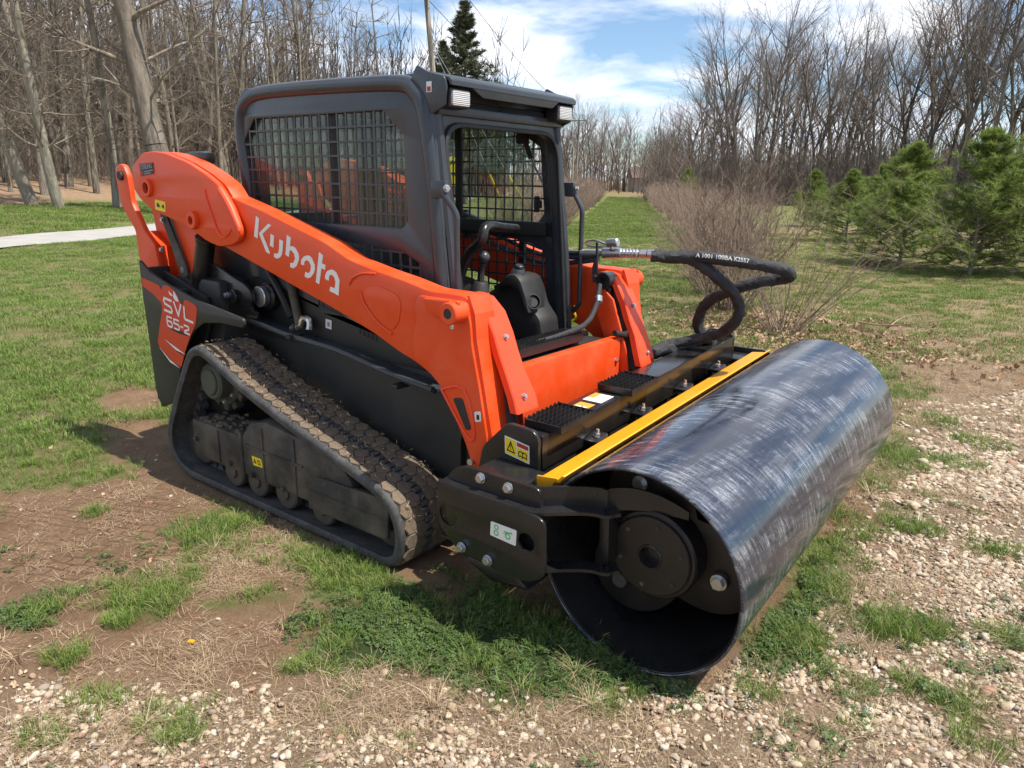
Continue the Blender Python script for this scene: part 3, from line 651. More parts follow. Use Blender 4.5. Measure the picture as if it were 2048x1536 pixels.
# clover
def clover_geo():
    v, f = [], []
    for _ in range(16):
        a = rnd.uniform(0, 6.283); r = 0.04 * math.sqrt(rnd.random()); cx, cy, cz = r * math.cos(a), r * math.sin(a), rnd.uniform(0.006, 0.028)
        s = rnd.uniform(0.0055, 0.010); ph = rnd.uniform(0, 6.28); tx, ty = rnd.uniform(-.4, .4), rnd.uniform(-.4, .4)
        for k in range(3):
            b = ph + k * 2.094; o = len(v)
            for (rr_, da) in ((0, 0), (0.8, -0.55), (1.15, -0.25), (1.15, 0.25), (0.8, 0.55)):
                px, py = s * rr_ * math.cos(b + da), s * rr_ * math.sin(b + da); v.append((cx + px, cy + py, cz + px * tx + py * ty + 0.15 * abs(da) * s))
            f.append((o, o + 1, o + 2, o + 3, o + 4))
    return v, f
cp = [proto_mesh('clover_sprig', *clover_geo(), M['clover']) for _ in range(4)]
x, y = sample(26000, (-1.2, 2.2, -2.2, 2), lambda x, y: np.clip(zones(x, y)[3], 0, 1) * clear(x, y) * (0.15 + 0.85 * (vn(x, y, 6) > 0.42)))
put('clover', cp, x, y, 0.5, 0.95, 0.2, label='low clover in the shade beside the drum')
x, y = sample(5000, (-2.2, 3.2, -2.4, 3), lambda x, y: (vn(x + 9, y, 2.6) > 0.74) * 0.5 * clear(x, y) * view_ok(x, y))
put('weeds', cp, x, y, 0.5, 1.2, 0.2, label='scattered small leafy weeds on the bare ground')
# straw, lying and in dead tufts
sp_ = [proto_mesh('straw_wisp', *blades(22, 0.015, 0.085, 0.0014, 0.06, 1.0, 3, True), M['straw']) for _ in range(4)] + [proto_mesh('straw_tuft', *blades(26, 0.04, 0.12, 0.0024, 0.02, 1.9, 4), M['straw'])]
def ws(x, y):
    d_, g_, s_, c_, gr = zones(x, y); return np.clip(s_ * 1.0 + 0.16 * g_ + 0.5 * g_ * sm((y - 1.0) / 1.5), 0, 1) * (0.25 + 0.75 * (vn(x, y, 7) > 0.4)) * (1 - .7 * c_) * view_ok(x, y) * clear(x, y)
x, y = sample(52000, (-3.5, 3.6, -2.5, 7.5), ws)
put('straw', sp_[:4], x, y, 0.6, 1.25, 0.12, 0.002, label='dry straw and dead grass lying on the soil')
x, y = sample(900, (-1.6, 3.2, -2.4, 4), lambda x, y: np.clip(zones(x, y)[2] + .12 * zones(x, y)[1], 0, 1) * clear(x, y) * view_ok(x, y))
put('straw', sp_[4:], x, y, 0.5, 1.1, 0.2, 0.0, label='bleached tufts of last year\'s grass')
# gravel
def stone_geo(seed):
    bm = bmesh.new(); bmesh.ops.create_icosphere(bm, subdivisions=2 if seed % 2 else 1, radius=1.05); r_ = random.Random(seed); o = Vector((r_.random() * 50, r_.random() * 50, 0))
    sx, sy, sz = 1, r_.uniform(0.6, 0.95), r_.uniform(0.4, 0.7)
    for v in bm.verts:
        q = 1 + 0.55 * noise.noise(v.co * 0.9 + o) + 0.12 * noise.noise(v.co * 2.6 + o); v.co = Vector((v.co.x * sx * q, v.co.y * sy * q, v.co.z * sz * q))
    bm.verts.index_update(); v = [tuple(q.co) for q in bm.verts]; f = [tuple(q.index for q in p.verts) for p in bm.faces]; bm.free(); return v, f
sg = [proto_mesh('pebble', *stone_geo(i), M['stone'], i % 2 == 1) for i in range(7)]
def wgr(x, y):
    d_, g_, s_, c_, gr = zones(x, y); n = vn(x, y, 3.3) * 0.5 + vn(x, y, 9) * 0.5
    return np.clip(g_ * (0.22 + 1.35 * sm((n - 0.31) * 3.2)) * (1 - 0.55 * sm((y - 1.2) / 1.5)) * (1 - 0.75 * gr) * (1 - .8 * c_) * (1 - .45 * s_), 0, 1) * (0.42 + 0.58 * sm((x - 0.5) / 0.6)) * view_ok(x, y) * clear(x, y)
x, y = sample(520000, (-0.9, 5.2, -2.6, 5.2), lambda x, y: wgr(x, y) * np.clip(3.2 / np.hypot(x - 2.06, y + 2.75), 0.3, 1))
n = len(x); s = 0.0036 + 0.0088 * rng.random(n) ** 2.2 + (rng.random(n) < 0.03) * 0.006; s *= 1 + 0.45 * (rng.random(n) < 0.15); s *= np.clip(np.hypot(x - 2.06, y + 2.75) / 3.2, 1, 1.6)
scatter('gravel', sg, np.stack([x, y, height(x, y) + s * 0.25], 1), np.stack([rng.normal(0, .35, n), rng.normal(0, .35, n), rng.uniform(0, 6.28, n)], 1), np.stack([s, s, s], 1), rng.integers(0, 7, n), 'pale mixed gravel spread over brown soil')
x, y = sample(2600, (-3.5, 2.2, -2.4, 0.5), lambda x, y: (0.35 * zones(x, y)[0]) * view_ok(x, y) * clear(x, y))
n = len(x); s = 0.003 + 0.008 * rng.random(n) ** 3
scatter('gravel', sg, np.stack([x, y, height(x, y) + s * 0.25], 1), np.stack([rng.normal(0, .3, n), rng.normal(0, .3, n), rng.uniform(0, 6.28, n)], 1), np.stack([s, s, s], 1), rng.integers(0, 7, n), 'few loose pebbles on the bare dirt')
# dead leaves
def leaf_geo(seed):
    r_ = random.Random(seed); v = [(0, 0, 0)]; f = []; n_ = 14
    for k in range(n_):
        a = 6.283 * k / n_; q = (0.5 + 0.5 * abs(math.cos(a * 2.5))) * (1.0 if abs(math.sin(a)) < 0.8 else 0.7); v.append((q * math.cos(a) * 1.3, q * math.sin(a) * 0.8, 0.25 * math.sin(a * 2 + r_.random() * 6) + 0.15 * r_.random()))
    for k in range(n_): f.append((0, 1 + k, 1 + (k + 1) % n_))
    return v, f
lg = [proto_mesh('dead_leaf', *leaf_geo(i), M['litter']) for i in range(5)]
def wlit(x, y):
    d = np.hypot((x + 0.6) / 1.5, (y - 5.8) / 1.0); b = np.hypot((x - .6) / 1.3, (y - 5.0) / .6); return np.clip(np.exp(-d * d) * 1.0 + np.exp(-b * b) * .45, 0, 1) * 0.9
x, y = sample(9000, (-4, 3, 3.5, 8.5), wlit); n = len(x); s = rng.uniform(0.022, 0.048, n)
scatter('leaf_litter', lg, np.stack([x, y, height(x, y) + 0.012 + 0.02 * rng.random(n)], 1), np.stack([rng.normal(0, .5, n), rng.normal(0, .5, n), rng.uniform(0, 6.28, n)], 1), np.stack([s, s, s], 1), rng.integers(0, 5, n), 'brown dead leaves under the bare shrub')
x, y = sample(900, (-3, 4, -2.3, 5), lambda x, y: 0.3 * view_ok(x, y) * clear(x, y)); n = len(x); s = rng.uniform(0.010, 0.022, n)
scatter('leaf_litter', lg, np.stack([x, y, height(x, y) + 0.008], 1), np.stack([rng.normal(0, .3, n), rng.normal(0, .3, n), rng.uniform(0, 6.28, n)], 1), np.stack([s, s, s], 1), rng.integers(0, 5, n), 'small dead leaf scraps blown over the ground')

# ------------------------------------------------------------------ compact track loader (x forward, +y its left side)
L = tag(empty('track_loader'), 'orange and charcoal compact track loader with mesh-screened cab and muddy rubber tracks', 'track loader')
def sub(p): return p

# --- one belt with its undercarriage, built for the right side (y from -0.825 to -0.505), copied to the left
OUTER = [(-1.60, .66), (-1.52, .755), (-1.427, .785), (-1.33, .765), (-1.15, .692), (-.961, .623), (-.613, .52), (-.297, .435), (-.12, .378), (-.02, .315), (.028, .22), (.031, .13), (0.0, .045), (-.075, .003), (-.20, 0), (-.46, 0), (-1.049, 0), (-1.55, 0), (-1.66, .008), (-1.76, .045), (-1.83, .115), (-1.845, .20), (-1.82, .30), (-1.735, .45)]
path = smooth_closed([(x, 0, z) for x, z in OUTER], 6)
path = [(p.x, p.z) for p in path]
def resample(P, n):
    Q = np.array(P + [P[0]]); d = np.r_[0, np.cumsum(np.hypot(*np.diff(Q, axis=0).T))]; t = np.linspace(0, d[-1], n + 1)[:-1]
    return np.stack([np.interp(t, d, Q[:, 0]), np.interp(t, d, Q[:, 1])], 1), d[-1]
NB = 64
PTH, LEN = resample(path, NB * 4)
def nrm(P):
    T = np.roll(P, -1, 0) - np.roll(P, 1, 0); T /= np.hypot(T[:, 0], T[:, 1])[:, None]; return T, np.stack([T[:, 1], -T[:, 0]], 1)
T_, N_ = nrm(PTH)
if ((PTH + N_ * .01 - np.array([-.9, .3])) ** 2).sum() < ((PTH - N_ * .01 - np.array([-.9, .3])) ** 2).sum(): N_ = -N_
def belt():
    # section across the belt: (offset inward from outer path, y)
    sec = [(0.012, -.820), (0.008, -.808), (0.016, -.80), (0.016, -.53), (0.020, -.512), (0.030, -.505), (0.040, -.508), (0.044, -.53), (0.044, -.63), (0.062, -.638), (0.062, -.692), (0.044, -.70), (0.044, -.80), (0.050, -.80), (0.055, -.822), (0.030, -.829)]
    v, f = [], []; m = len(sec); n = len(PTH)
    for i in range(n):
        for d, y in sec:
            dd = d
            if -.70 < y < -.63 and d > 0.05: dd = 0.044 if (i % 4) < 2 else 0.075
            v.append((PTH[i, 0] - N_[i, 0] * dd, y, PTH[i, 1] - N_[i, 1] * dd))
    for i in range(n):
        i2 = (i + 1) % n
        for k in range(m): k2 = (k + 1) % m; f.append((i * m + k, i2 * m + k, i2 * m + k2, i * m + k2))
    return v, f
track = pyobj('rubber_track', *belt(), M['rubber'], L, True, 50)
# hexagonal tread blocks: four across, staggered
hexm = MB()
def hex_block():
    o = [(0.0290, 0.0185), (0, 0.0385), (-0.0290, 0.0185), (-0.0290, -0.0185), (0, -0.0385), (0.0290, -0.0185)]
    v = [(x, y, -0.004) for x, y in o] + [(x * .985, y * .985, 0.005) for x, y in o] + [(x * .90, y * .92, 0.0075) for x, y in o]; f = []
    for a in (0, 6):
        for k in range(6): f.append((a + k, a + (k + 1) % 6, a + 6 + (k + 1) % 6, a + 6 + k))
    f.append(tuple(range(12, 18))); return v, f
hb = bpy.data.meshes.new('tread_block'); hb.from_pydata(hex_block()[0], [], hex_block()[1]); hb.materials.append(M['tread']); hb.polygons.foreach_set('use_smooth', [True] * len(hb.polygons)); hb.set_sharp_from_angle(angle=R(35))
def place_blocks(parent, yoff=0.0):
    out = []
    cols = [(-.769, 0.0), (-.7115, .5), (-.6145, 0.5), (-.557, 0.0)]
    for i in range(NB):
        for y, ph in cols:
            s = (i + ph) * 4; k = int(s) % (NB * 4); p = PTH[k]; nn = N_[k]; tt = T_[k]
            ux = Vector((tt[0], 0, tt[1])); un = Vector((nn[0], 0, nn[1])); uy = un.cross(ux)
            c = Vector((p[0], y + yoff, p[1])) - un * 0.014
            m = Matrix(((ux.x, uy.x, un.x, c.x), (ux.y, uy.y, un.y, c.y), (ux.z, uy.z, un.z, c.z), (0, 0, 0, 1)))
            sx = LEN / NB / 0.062
            m = m @ Matrix.Diagonal((sx, .965, 1 + 0.15 * math.sin(i * 7 + y * 40), 1))
            o = bpy.data.objects.new('tread_block', hb); COL.objects.link(o); o.parent = parent; o.matrix_basis = m; out.append(o)
    return out
place_blocks(track)
# centre rib of joined lugs between the two groups of blocks
cl = MB()
for i in range(NB * 2):
    k = i * 2; p = PTH[k]; nn = N_[k]; tt = T_[k]; un = Vector((nn[0], 0, nn[1])); ux = Vector((tt[0], 0, tt[1])); uy = un.cross(ux)
    c = Vector((p[0], -.665, p[1])) - un * 0.012
    bx = [(-.013, -.020, 0), (.013, -.020, 0), (.013, .020, 0), (-.013, .020, 0), (-.010, -.016, .008), (.010, -.016, .008), (.010, .016, .008), (-.010, .016, .008)]
    cl.add([c + ux * a + uy * b_ + un * d for a, b_, d in bx], [(0, 1, 5, 4), (1, 2, 6, 5), (2, 3, 7, 6), (3, 0, 4, 7), (4, 5, 6, 7)])
o = cl.build('centre_lugs', M['rubber'], track); o['kind'] = 'stuff'

uc = MB()
uc.box((-1.60, -.80, .150), (-1.11, -.58, .355), .014)
uc.plate(rounded([(-1.14, .150), (-1.14, .35), (-1.05, .45), (-.93, .478), (-.62, .455), (-.38, .40), (-.30, .33), (-.30, .150)], .03), 'y', -.70, .21, .016)
uc.plate(rounded([(-.60, .24), (-.53, .305), (-.06, .32), (-.075, .135), (-.60, .13)], .015), 'y', -.807, .02, .004)
uc.box((-.60, -.80, .15), (-.10, -.58, .30), .012)
uc.box((-1.36, -.806, .16), (-1.345, -.796, .34), .002)
for xx_ in (-.95, -.70): uc.box((xx_ - .006, -.812, .16), (xx_ + .006, -.80, .44), .003)
uc.box((-1.10, -.812, .315), (-.64, -.80, .327), .003); uc.box((-.58, -.822, .222), (-.10, -.815, .230), .002); uc.box((-1.15, -.81, .14), (-1.125, -.79, .38), .004)
ucf = uc.build('undercarriage_frame', M['black_dusty'], L)
wheels = []
def wheel(name, x, z, r, w=.16, hub=True, mat='roller', n=36):
    b = MB(); y0 = -.665 - w / 2; y1 = -.665 + w / 2
    b.cyl((x, y0, z), (x, y0 + .045, z), r, n=n, bev=.008); b.cyl((x, y1 - .045, z), (x, y1, z), r, n=n, bev=.008); b.cyl((x, y0 + .03, z), (x, y1 - .03, z), r * .55, n=n)
    if hub: b.cyl((x, y0 - .012, z), (x, y0 + .01, z), r * .38, n=20, bev=.004)
    return b.build(name, M[mat], L)
for x_ in (-1.265, -1.059, -.825, -.546): wheel('track_roller', x_, .128, .082, .235)
wheel('front_idler', -.155, .205, .158, .13); wheel('rear_idler', -1.655, .20, .135, .13)
b = MB()
for k in range(12):      # drive sprocket teeth
    a = 2 * math.pi * k / 12; c = Vector((-1.44 + .155 * math.cos(a), -.665, .585 + .155 * math.sin(a))); b.box((c.x - .022, -.69, c.z - .022), (c.x + .022, -.64, c.z + .022), .006, Matrix.Rotation(-a, 3, 'Y'))
b.cyl((-1.44, -.695, .585), (-1.44, -.635, .585), .148, n=36, bev=.005)
spk = b.build('drive_sprocket', M['black_dusty'], L)
b = MB(); b.cyl((-1.45, -.76, .575), (-1.45, -.60, .575), .098, n=36, bev=.01); b.cyl((-1.45, -.772, .575), (-1.45, -.75, .575), .07, n=30, bev=.006)
b.build('drive_motor_cover', M['green_grey'], L)
b = MB()
for k in range(8):
    a = 2 * math.pi * k / 8 + .2; b.hexbolt((-1.45 + .12 * math.cos(a), -.697, .575 + .12 * math.sin(a)), (0, -1, 0), .010, .010)
b.build('sprocket_bolts', M['steel'], spk)['kind'] = 'stuff'
for bx_, bz_ in ((-1.565, .25), (-1.25, .185), (-1.05, .175), (-.80, .17)):
    MB().hexbolt((bx_, -.802 if bx_ < -1.2 else -.806, bz_), (0, -1, 0), .012, .012).build('frame_bolt', M['black_dusty'], ucf)
b = MB(); b.cyl((-.40, -.66, .38), (-.18, -.66, .26), .055, n=20); b.build('track_tensioner', M['black_dusty'], L)
# dirt heaped on the track frame
dv_, df_ = [], []
rr2 = random.Random(4)
clod = MB()
for k in range(60):
    x_ = rr2.uniform(-1.56, -1.15); y_ = rr2.uniform(-.79, -.62); s_ = rr2.uniform(.008, .022); bm = bmesh.new(); bmesh.ops.create_icosphere(bm, subdivisions=1, radius=s_)
    bm.verts.index_update(); clod.add([(q.co.x * 1.4 + x_, q.co.y + y_, q.co.z * .6 + .358) for q in bm.verts], [tuple(q.index for q in p.verts) for p in bm.faces]); bm.free()
o = clod.build('mud_clods', M['tread'], ucf); o['kind'] = 'stuff'
# plant bits stuck on the belt
bits = MB()
for k in range(560):
    if k < 400: i = rr2.randrange(10, 10 + 96)
    else: i = rr2.randrange(30, 60)
    i = i % (NB * 4); p = PTH[i]; nn = N_[i]
    if nn[1] < 0.1 and nn[0] < 0.5: continue
    y_ = rr2.uniform(-.815, -.515); c = Vector((p[0] + nn[0] * .004, y_, p[1] + nn[1] * .004)); a = rr2.uniform(0, 6.28); l = rr2.uniform(.008, .032); w = .0011
    tt = Vector((T_[i, 0], 0, T_[i, 1])); dd = tt * math.cos(a) + Vector((0, 1, 0)) * math.sin(a); pp = tt * -math.sin(a) + Vector((0, 1, 0)) * math.cos(a); nv = Vector((nn[0], 0, nn[1]))
    bits.add([c - pp * w, c + pp * w, c + dd * l * .5 + pp * w + nv * .01 * rr2.random(), c + dd * l * .5 - pp * w + nv * .008, c + dd * l + nv * .012 * rr2.random()], [(0, 1, 2, 3), (3, 2, 4)])
o = bits.build('dead_grass_bits', M['straw'], track, False); o['kind'] = 'stuff'

right_parts = [c for c in L.children]
for c in right_parts:                      # the left track and undercarriage
    k = c.copy(); COL.objects.link(k); k.parent = L; k.location = c.location + Vector((0, 1.33, 0))
    for g in c.children:
        if g.name.startswith('dead_grass'): continue
        q = g.copy(); COL.objects.link(q); q.parent = k
stk = plate('warning_sticker', rounded([(-1.046, .279), (-.967, .278), (-.957, .236), (-1.036, .231)], .005), 'y', -.8075, .003, M['yellow_sticker'], ucf, 0)
b = MB(); b.plate([[(-1.022, .270), (-1.034, .246), (-1.008, .246)], [(-1.022, .262), (-1.028, .250), (-1.015, .250)]], 'y', -.810, .0012, 0); b.plate([[(-.998, .268), (-.978, .268), (-.972, .244), (-.994, .244)], [(-.994, .264), (-.981, .264), (-.977, .248), (-.991, .248)]], 'y', -.810, .0012, 0); b.build('sticker_print', M['ink'], stk)

# --- chassis and body
b = MB()
b.box((-1.62, -.455, .20), (.02, .455, .80), .02)
b.plate([(-1.5, .78), (-1.5, 1.36), (-1.10, 1.36), (-.98, 1.26), (-.10, .98), (.0, .82), (.0, .78)], 'y', -.43, .05, .008)
b.plate([(-1.5, .78), (-1.5, 1.36), (-1.10, 1.36), (-1.0, 1.20), (-.95, .92), (-.10, .90), (.0, .82), (.0, .78)], 'y', .43, .05, .008)
b.box((-1.5, -.41, .79), (-1.0, .41, 1.30), .02)
b.box((-.02, -.42, .22), (.12, .42, .72), .02)
chassis = b.build('chassis', M['body'], L)
MB().box((-1.97, -.62, .32), (-1.52, .62, 1.08), .03).build('engine_bay', M['body'], L)
MB().box((-1.93, -.44, 1.06), (-1.50, .44, 1.40), .05).build('engine_hood', M['cab'], L)
b = MB()
for k in range(9): b.box((-1.985, -.40, .45 + k * .06), (-1.965, .40, .475 + k * .06), .003)
b.build('rear_grille', M['dark'], L)

# fender rail above each belt
def rail(s):
    b = MB(); pts = [(-1.49, .905), (-1.27, .875), (-1.01, .845), (-.66, .825), (-.33, .775), (-.05, .745)]
    for (x0, z0), (x1, z1) in zip(pts[:-1], pts[1:]):
        d = Vector((x1 - x0, 0, z1 - z0)); a = math.atan2(d.z, d.x); c = Vector(((x0 + x1) / 2, -.50, (z0 + z1) / 2 - .01)); Lh = d.length / 2 + .004
        b.box((c.x - Lh, -.555, c.z - .009), (c.x + Lh, -.45, c.z + .009), .004, Matrix.Rotation(-a, 3, 'Y'))
    b.tube([(x, -.552, z) for x, z in pts], .014, 10, 4)
    if s > 0: b.mirror()
    return b.build('fender_rail', M['cab'], L)
rail(-1); rail(1)
b = MB(); b.box((-1.02, -.585, .835), (-.985, -.50, .855), .004); b.box((-.28, -.58, .715), (-.24, -.47, .735), .004); b.build('rail_bracket', M['body'], L)

# rear corner covers with the torn model decal
CT = [(-2.06, 1.165), (-1.95, 1.10), (-1.78, 1.055), (-1.51, 1.0), (-1.30, .975), (-1.095, .95), (-1.10, .905), (-1.30, .905), (-1.46, .885), (-1.56, .83), (-1.66, .73), (-1.74, .60), (-1.80, .40), (-1.99, .33), (-2.035, .42), (-2.045, .69), (-2.06, .94)]
def cover(s):
    b = MB(); b.plate(rounded(CT, .018, 3), 'y', -.752, .018, .005); b.box((-2.062, -.745, .36), (-2.03, -.60, 1.12), .01)
    b.plate([(-2.045, .36), (-2.045, 1.10), (-1.95, 1.08), (-1.60, .99), (-1.60, .84), (-1.78, .5), (-1.80, .38)], 'y', -.64, .02, .004)
    b.box((-2.03, -.745, 1.0), (-1.75, -.63, 1.02), .004)
    if s > 0: b.mirror()
    return b.build('rear_cover', M['body'], L)
cov = cover(-1); cover(1)
DC = [(-2.045, 1.067), (-1.93, 1.052), (-1.864, 1.040), (-1.842, 1.018), (-1.82, 1.042), (-1.785, 1.048), (-1.73, 1.035), (-1.70, 1.02), (-1.675, .995), (-1.65, .96), (-1.632, .962), (-1.612, .99), (-1.57, .985), (-1.515, .972), (-1.50, .955), (-1.53, .87), (-1.565, .83), (-1.60, .79), (-1.66, .71), (-1.72, .61), (-1.80, .625), (-1.93, .69), (-1.945, .72), (-1.905, .81), (-1.860, .90), (-1.855, .945), (-1.93, .985), (-2.045, 1.02)]
dec = plate('model_decal', [(x, z) for x, z in DC], 'y', -.7622, .002, M['decal_red'], cov, 0)
b = MB()
for poly in ([(-1.765, 1.02), (-1.74, 1.01), (-1.72, .995), (-1.755, 1.0)], [(-1.712, 1.026), (-1.680, .992), (-1.670, .972), (-1.70, .974), (-1.718, .988)]): b.plate(poly, 'y', -.765, .002, 0)
for poly in ([(-1.86, .745), (-1.75, .70), (-1.66, .69), (-1.75, .715)], [(-1.93, .69), (-1.83, .635), (-1.73, .602), (-1.83, .622)]): b.plate(poly, 'y', -.7642, .0012, 0)
b.build('torn_white_backing', M['white_ink'], dec)
b = MB()
for poly in ([(-1.80, .815), (-1.72, .80), (-1.61, .795), (-1.69, .818)], [(-1.83, .74), (-1.75, .695), (-1.66, .675), (-1.76, .71)]): b.plate(poly, 'y', -.7640, .0010, 0)
b.build('decal_dark_slivers', M['ink'], dec)  # thin dark slivers across the decal
def stroke(pts, w):
    """thick poly-line as quads in the xz plane"""
    out = []
    for (x0, z0), (x1, z1) in zip(pts[:-1], pts[1:]):
        d = Vector((x1 - x0, z1 - z0)); d.normalize(); n_ = Vector((-d.y, d.x)) * w / 2; e = d * w * 0.35
        out.append([(x0 - e.x + n_.x, z0 - e.y + n_.y), (x1 + e.x + n_.x, z1 + e.y + n_.y), (x1 + e.x - n_.x, z1 + e.y - n_.y), (x0 - e.x - n_.x, z0 - e.y - n_.y)])
    return out
def glyph(pl, ox, oz, w, h, th, sl=0.0, sk=0.0):
    b = MB()
    for pts in pl:
        for i, q in enumerate(stroke([(ox + w * (px + sk * pz) , oz + h * pz + sl * w * px) for px, pz in pts], th)): b.plate(q, 'y', -.7650 - .00006 * i, .0010, 0)
    return b
G = {'S': [[(1, 1), (.1, 1), (0, .8), (.15, .55), (.85, .45), (1, .2), (.9, 0), (0, 0)]], 'V': [[(0, 1), (.5, 0), (1, 1)]], 'L': [[(0.05, 1), (0, .1), (.1, 0), (1, 0)]], '6': [[(1, 1), (.15, 1), (0, .8), (0, .2), (.15, 0), (.85, 0), (1, .2), (1, .4), (.85, .55), (0.05, .55)]],
     '5': [[(1, 1), (.05, 1), (0, .55), (.85, .55), (1, .4), (1, .15), (.85, 0), (0, 0)]], '-': [[(0, .45), (1, .45)]], '2': [[(0, 1), (.85, 1), (1, .85), (.95, .6), (.05, .25), (0, 0), (1, 0)]]}
for ch, x_, z_, w_, h_ in (('S', -1.825, .912, .078, .066), ('V', -1.722, .900, .068, .066), ('L', -1.628, .886, .078, .064)): glyph(G[ch], x_, z_, w_, h_, .0125, -.12).build('decal_letter', M['white_ink'], dec)
for ch, x_, z_, w_, h_ in (('6', -1.812, .828, .050, .052), ('5', -1.742, .822, .050, .051), ('-', -1.676, .826, .020, .030), ('2', -1.640, .812, .044, .040)): glyph(G[ch], x_, z_, w_, h_, .0095, -.1).build('decal_letter', M['white_ink'], dec)

# --- loader arms
ARM = [(-1.50, 1.56), (-1.047, 1.459), (-.594, 1.337), (-.444, 1.275), (-.267, 1.240), (-.11, 1.215), (.03, 1.186), (.17, 1.186), (.235, 1.182), (.257, 1.121), (.268, 1.017), (.30, .863), (.349, .637), (.325, .50), (.31, .43), (.255, .43), (.258, .50), (.222, .599), (.108, .794), (.038, .847), (-.06, .888), (-.126, .905), (-.30, .972), (-.55, 1.046), (-.823, 1.118), (-1.066, 1.184), (-1.45, 1.285), (-1.60, 1.33)]
REAR = [(-2.165, 1.65), (-2.04, 1.725), (-1.92, 1.732), (-1.80, 1.722), (-1.594, 1.676), (-1.437, 1.62), (-1.332, 1.57), (-1.245, 1.476), (-1.178, 1.362), (-1.19, 1.32), (-1.25, 1.288), (-1.369, 1.272), (-1.463, 1.288), (-1.624, 1.346), (-1.796, 1.388), (-1.988, 1.426), (-2.114, 1.485), (-2.175, 1.54)]
LINK = [(-2.465, 1.6), (-2.45, 1.645), (-2.405, 1.672), (-2.36, 1.665), (-2.325, 1.61), (-2.31, 1.455), (-2.195, 1.3), (-2.105, 1.235), (-2.07, 1.04), (-2.005, 0.9), (-2.235, 0.9), (-2.29, 1.05), (-2.305, 1.305), (-2.435, 1.437)]
def arm(s):
    b = MB()
    r_ = [0.02] * len(ARM)
    b.plate(rounded(ARM, .035, 4), 'y', -.595, .11, .007)
    body = (b.mirror() if s > 0 else b).build('loader_arm', M['orange'], L)
    def P(name, bb, mat, par=body):
        if s > 0: bb.mirror()
        return bb.build(name, M[mat], par)
    P('rear_arm_plate', MB().plate([rounded(REAR, .03, 4), circle(-2.008, 1.544, .030, 20), circle(-1.575, 1.392, .022, 20)], 'y', -.672, .030, .006).plate(rounded(REAR, .03, 4), 'y', -.60, .09, .004), 'orange')
    b = MB().cyl((-2.008, -.705, 1.544), (-2.008, -.684, 1.544), .047, n=30, bev=.004, hole=.030); b.cyl((-1.575, -.712, 1.392), (-1.575, -.684, 1.392), .045, n=30, bev=.004, hole=.022); P('pin_boss', b, 'orange')
    b = MB().cyl((-2.008, -.682, 1.544), (-2.008, -.67, 1.544), .030, n=20); b.cyl((-1.575, -.69, 1.392), (-1.575, -.67, 1.392), .021, n=20); P('pin', b, 'dark')
    # raised stiffener ribs and the D shaped pressing
    b = MB().tube([(-1.45, -.689, 1.545), (-1.445, -.69, 1.51), (-1.405, -.69, 1.42), (-1.365, -.69, 1.345), (-1.34, -.689, 1.322), (-1.30, -.689, 1.325), (-1.25, -.688, 1.36)], .006, 6, 3)
    b.tube([(-1.33, -.689, 1.555), (-1.27, -.689, 1.49), (-1.205, -.689, 1.40), (-1.178, -.689, 1.355)], .006, 6, 3)
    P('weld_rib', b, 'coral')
    b = MB().tube([(-.445, -.652, 1.165), (-.415, -.654, 1.198), (-.355, -.654, 1.222), (-.27, -.654, 1.228)], .005, 6, 3)
    b.tube([(-.372, -.652, 1.142), (-.352, -.654, 1.10), (-.305, -.654, 1.05), (-.25, -.654, 1.012), (-.185, -.652, .985)], .006, 6, 3)
    b.plate(rounded([(-.36, 1.13), (-.33, 1.165), (-.25, 1.178), (-.15, 1.155), (-.125, 1.12), (-.14, 1.04), (-.185, .995), (-.26, 1.025), (-.32, 1.075)], .02, 3), 'y', -.6515, .006, .003)
    P('pressed_panel', b, 'orange')
    # front casting, slightly proud, with the pin boss
    FR = [(-.02, 1.165), (.10, 1.165), (.235, 1.165), (.255, 1.08), (.262, 1.0), (.30, .84), (.34, .64), (.318, .52), (.262, .52), (.228, .60), (.114, .797), (.04, .855), (-.05, .895), (-.055, .99), (-.03, 1.06), (-.04, 1.12)]
    slot = rounded([(.165, .775), (.215, .785), (.262, .665), (.235, .655)], .015)
    P('front_casting', MB().plate(rounded(FR, .02, 3), 'y', -.655, .016, .005), 'orange')
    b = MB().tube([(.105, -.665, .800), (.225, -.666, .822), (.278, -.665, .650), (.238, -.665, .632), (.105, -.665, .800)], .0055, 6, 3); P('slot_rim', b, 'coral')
    P('slot', MB().plate(slot, 'y', -.664, .004, .001), 'dark')
    b = MB().cyl((.205, -.735, 1.125), (.205, -.655, 1.125), .043, n=30, bev=.004, hole=.02); P('front_pin_boss', b, 'orange')
    b = MB().cyl((.205, -.733, 1.125), (.205, -.66, 1.125), .0225, n=20); P('front_pin', b, 'dark')
    b = MB().plate(rounded([(.02, 1.16), (.17, 1.165), (.19, 1.10), (.10, 1.09), (.045, 1.105)], .012), 'y', -.668, .022, .004); b.hexbolt((.225, -.70, 1.16), (0, 0, 1), .008, .008); P('pin_retainer', b, 'orange')
    P('grease_nipple', MB().cyl((.198, -.70, 1.085), (.195, -.70, 1.063), .008, n=8), 'steel')
    P('tip_pin', MB().cyl((.262, -.675, .53), (.262, -.64, .53), .014, n=12), 'steel')
    # front flange of the arm
    fl = [(.235, 1.186), (.262, 1.12), (.272, 1.02), (.305, .863), (.352, .64)]
    b = MB()
    for (x0, z0), (x1, z1) in zip(fl[:-1], fl[1:]):
        o_ = len(b.v); b.add([(x0 + .004, -.648, z0), (x1 + .004, -.648, z1), (x1 + .004, -.533, z1), (x0 + .004, -.533, z0), (x0 - .01, -.648, z0), (x1 - .01, -.648, z1), (x1 - .01, -.533, z1), (x0 - .01, -.533, z0)], [(0, 3, 2, 1), (0, 1, 5, 4), (3, 7, 6, 2)])
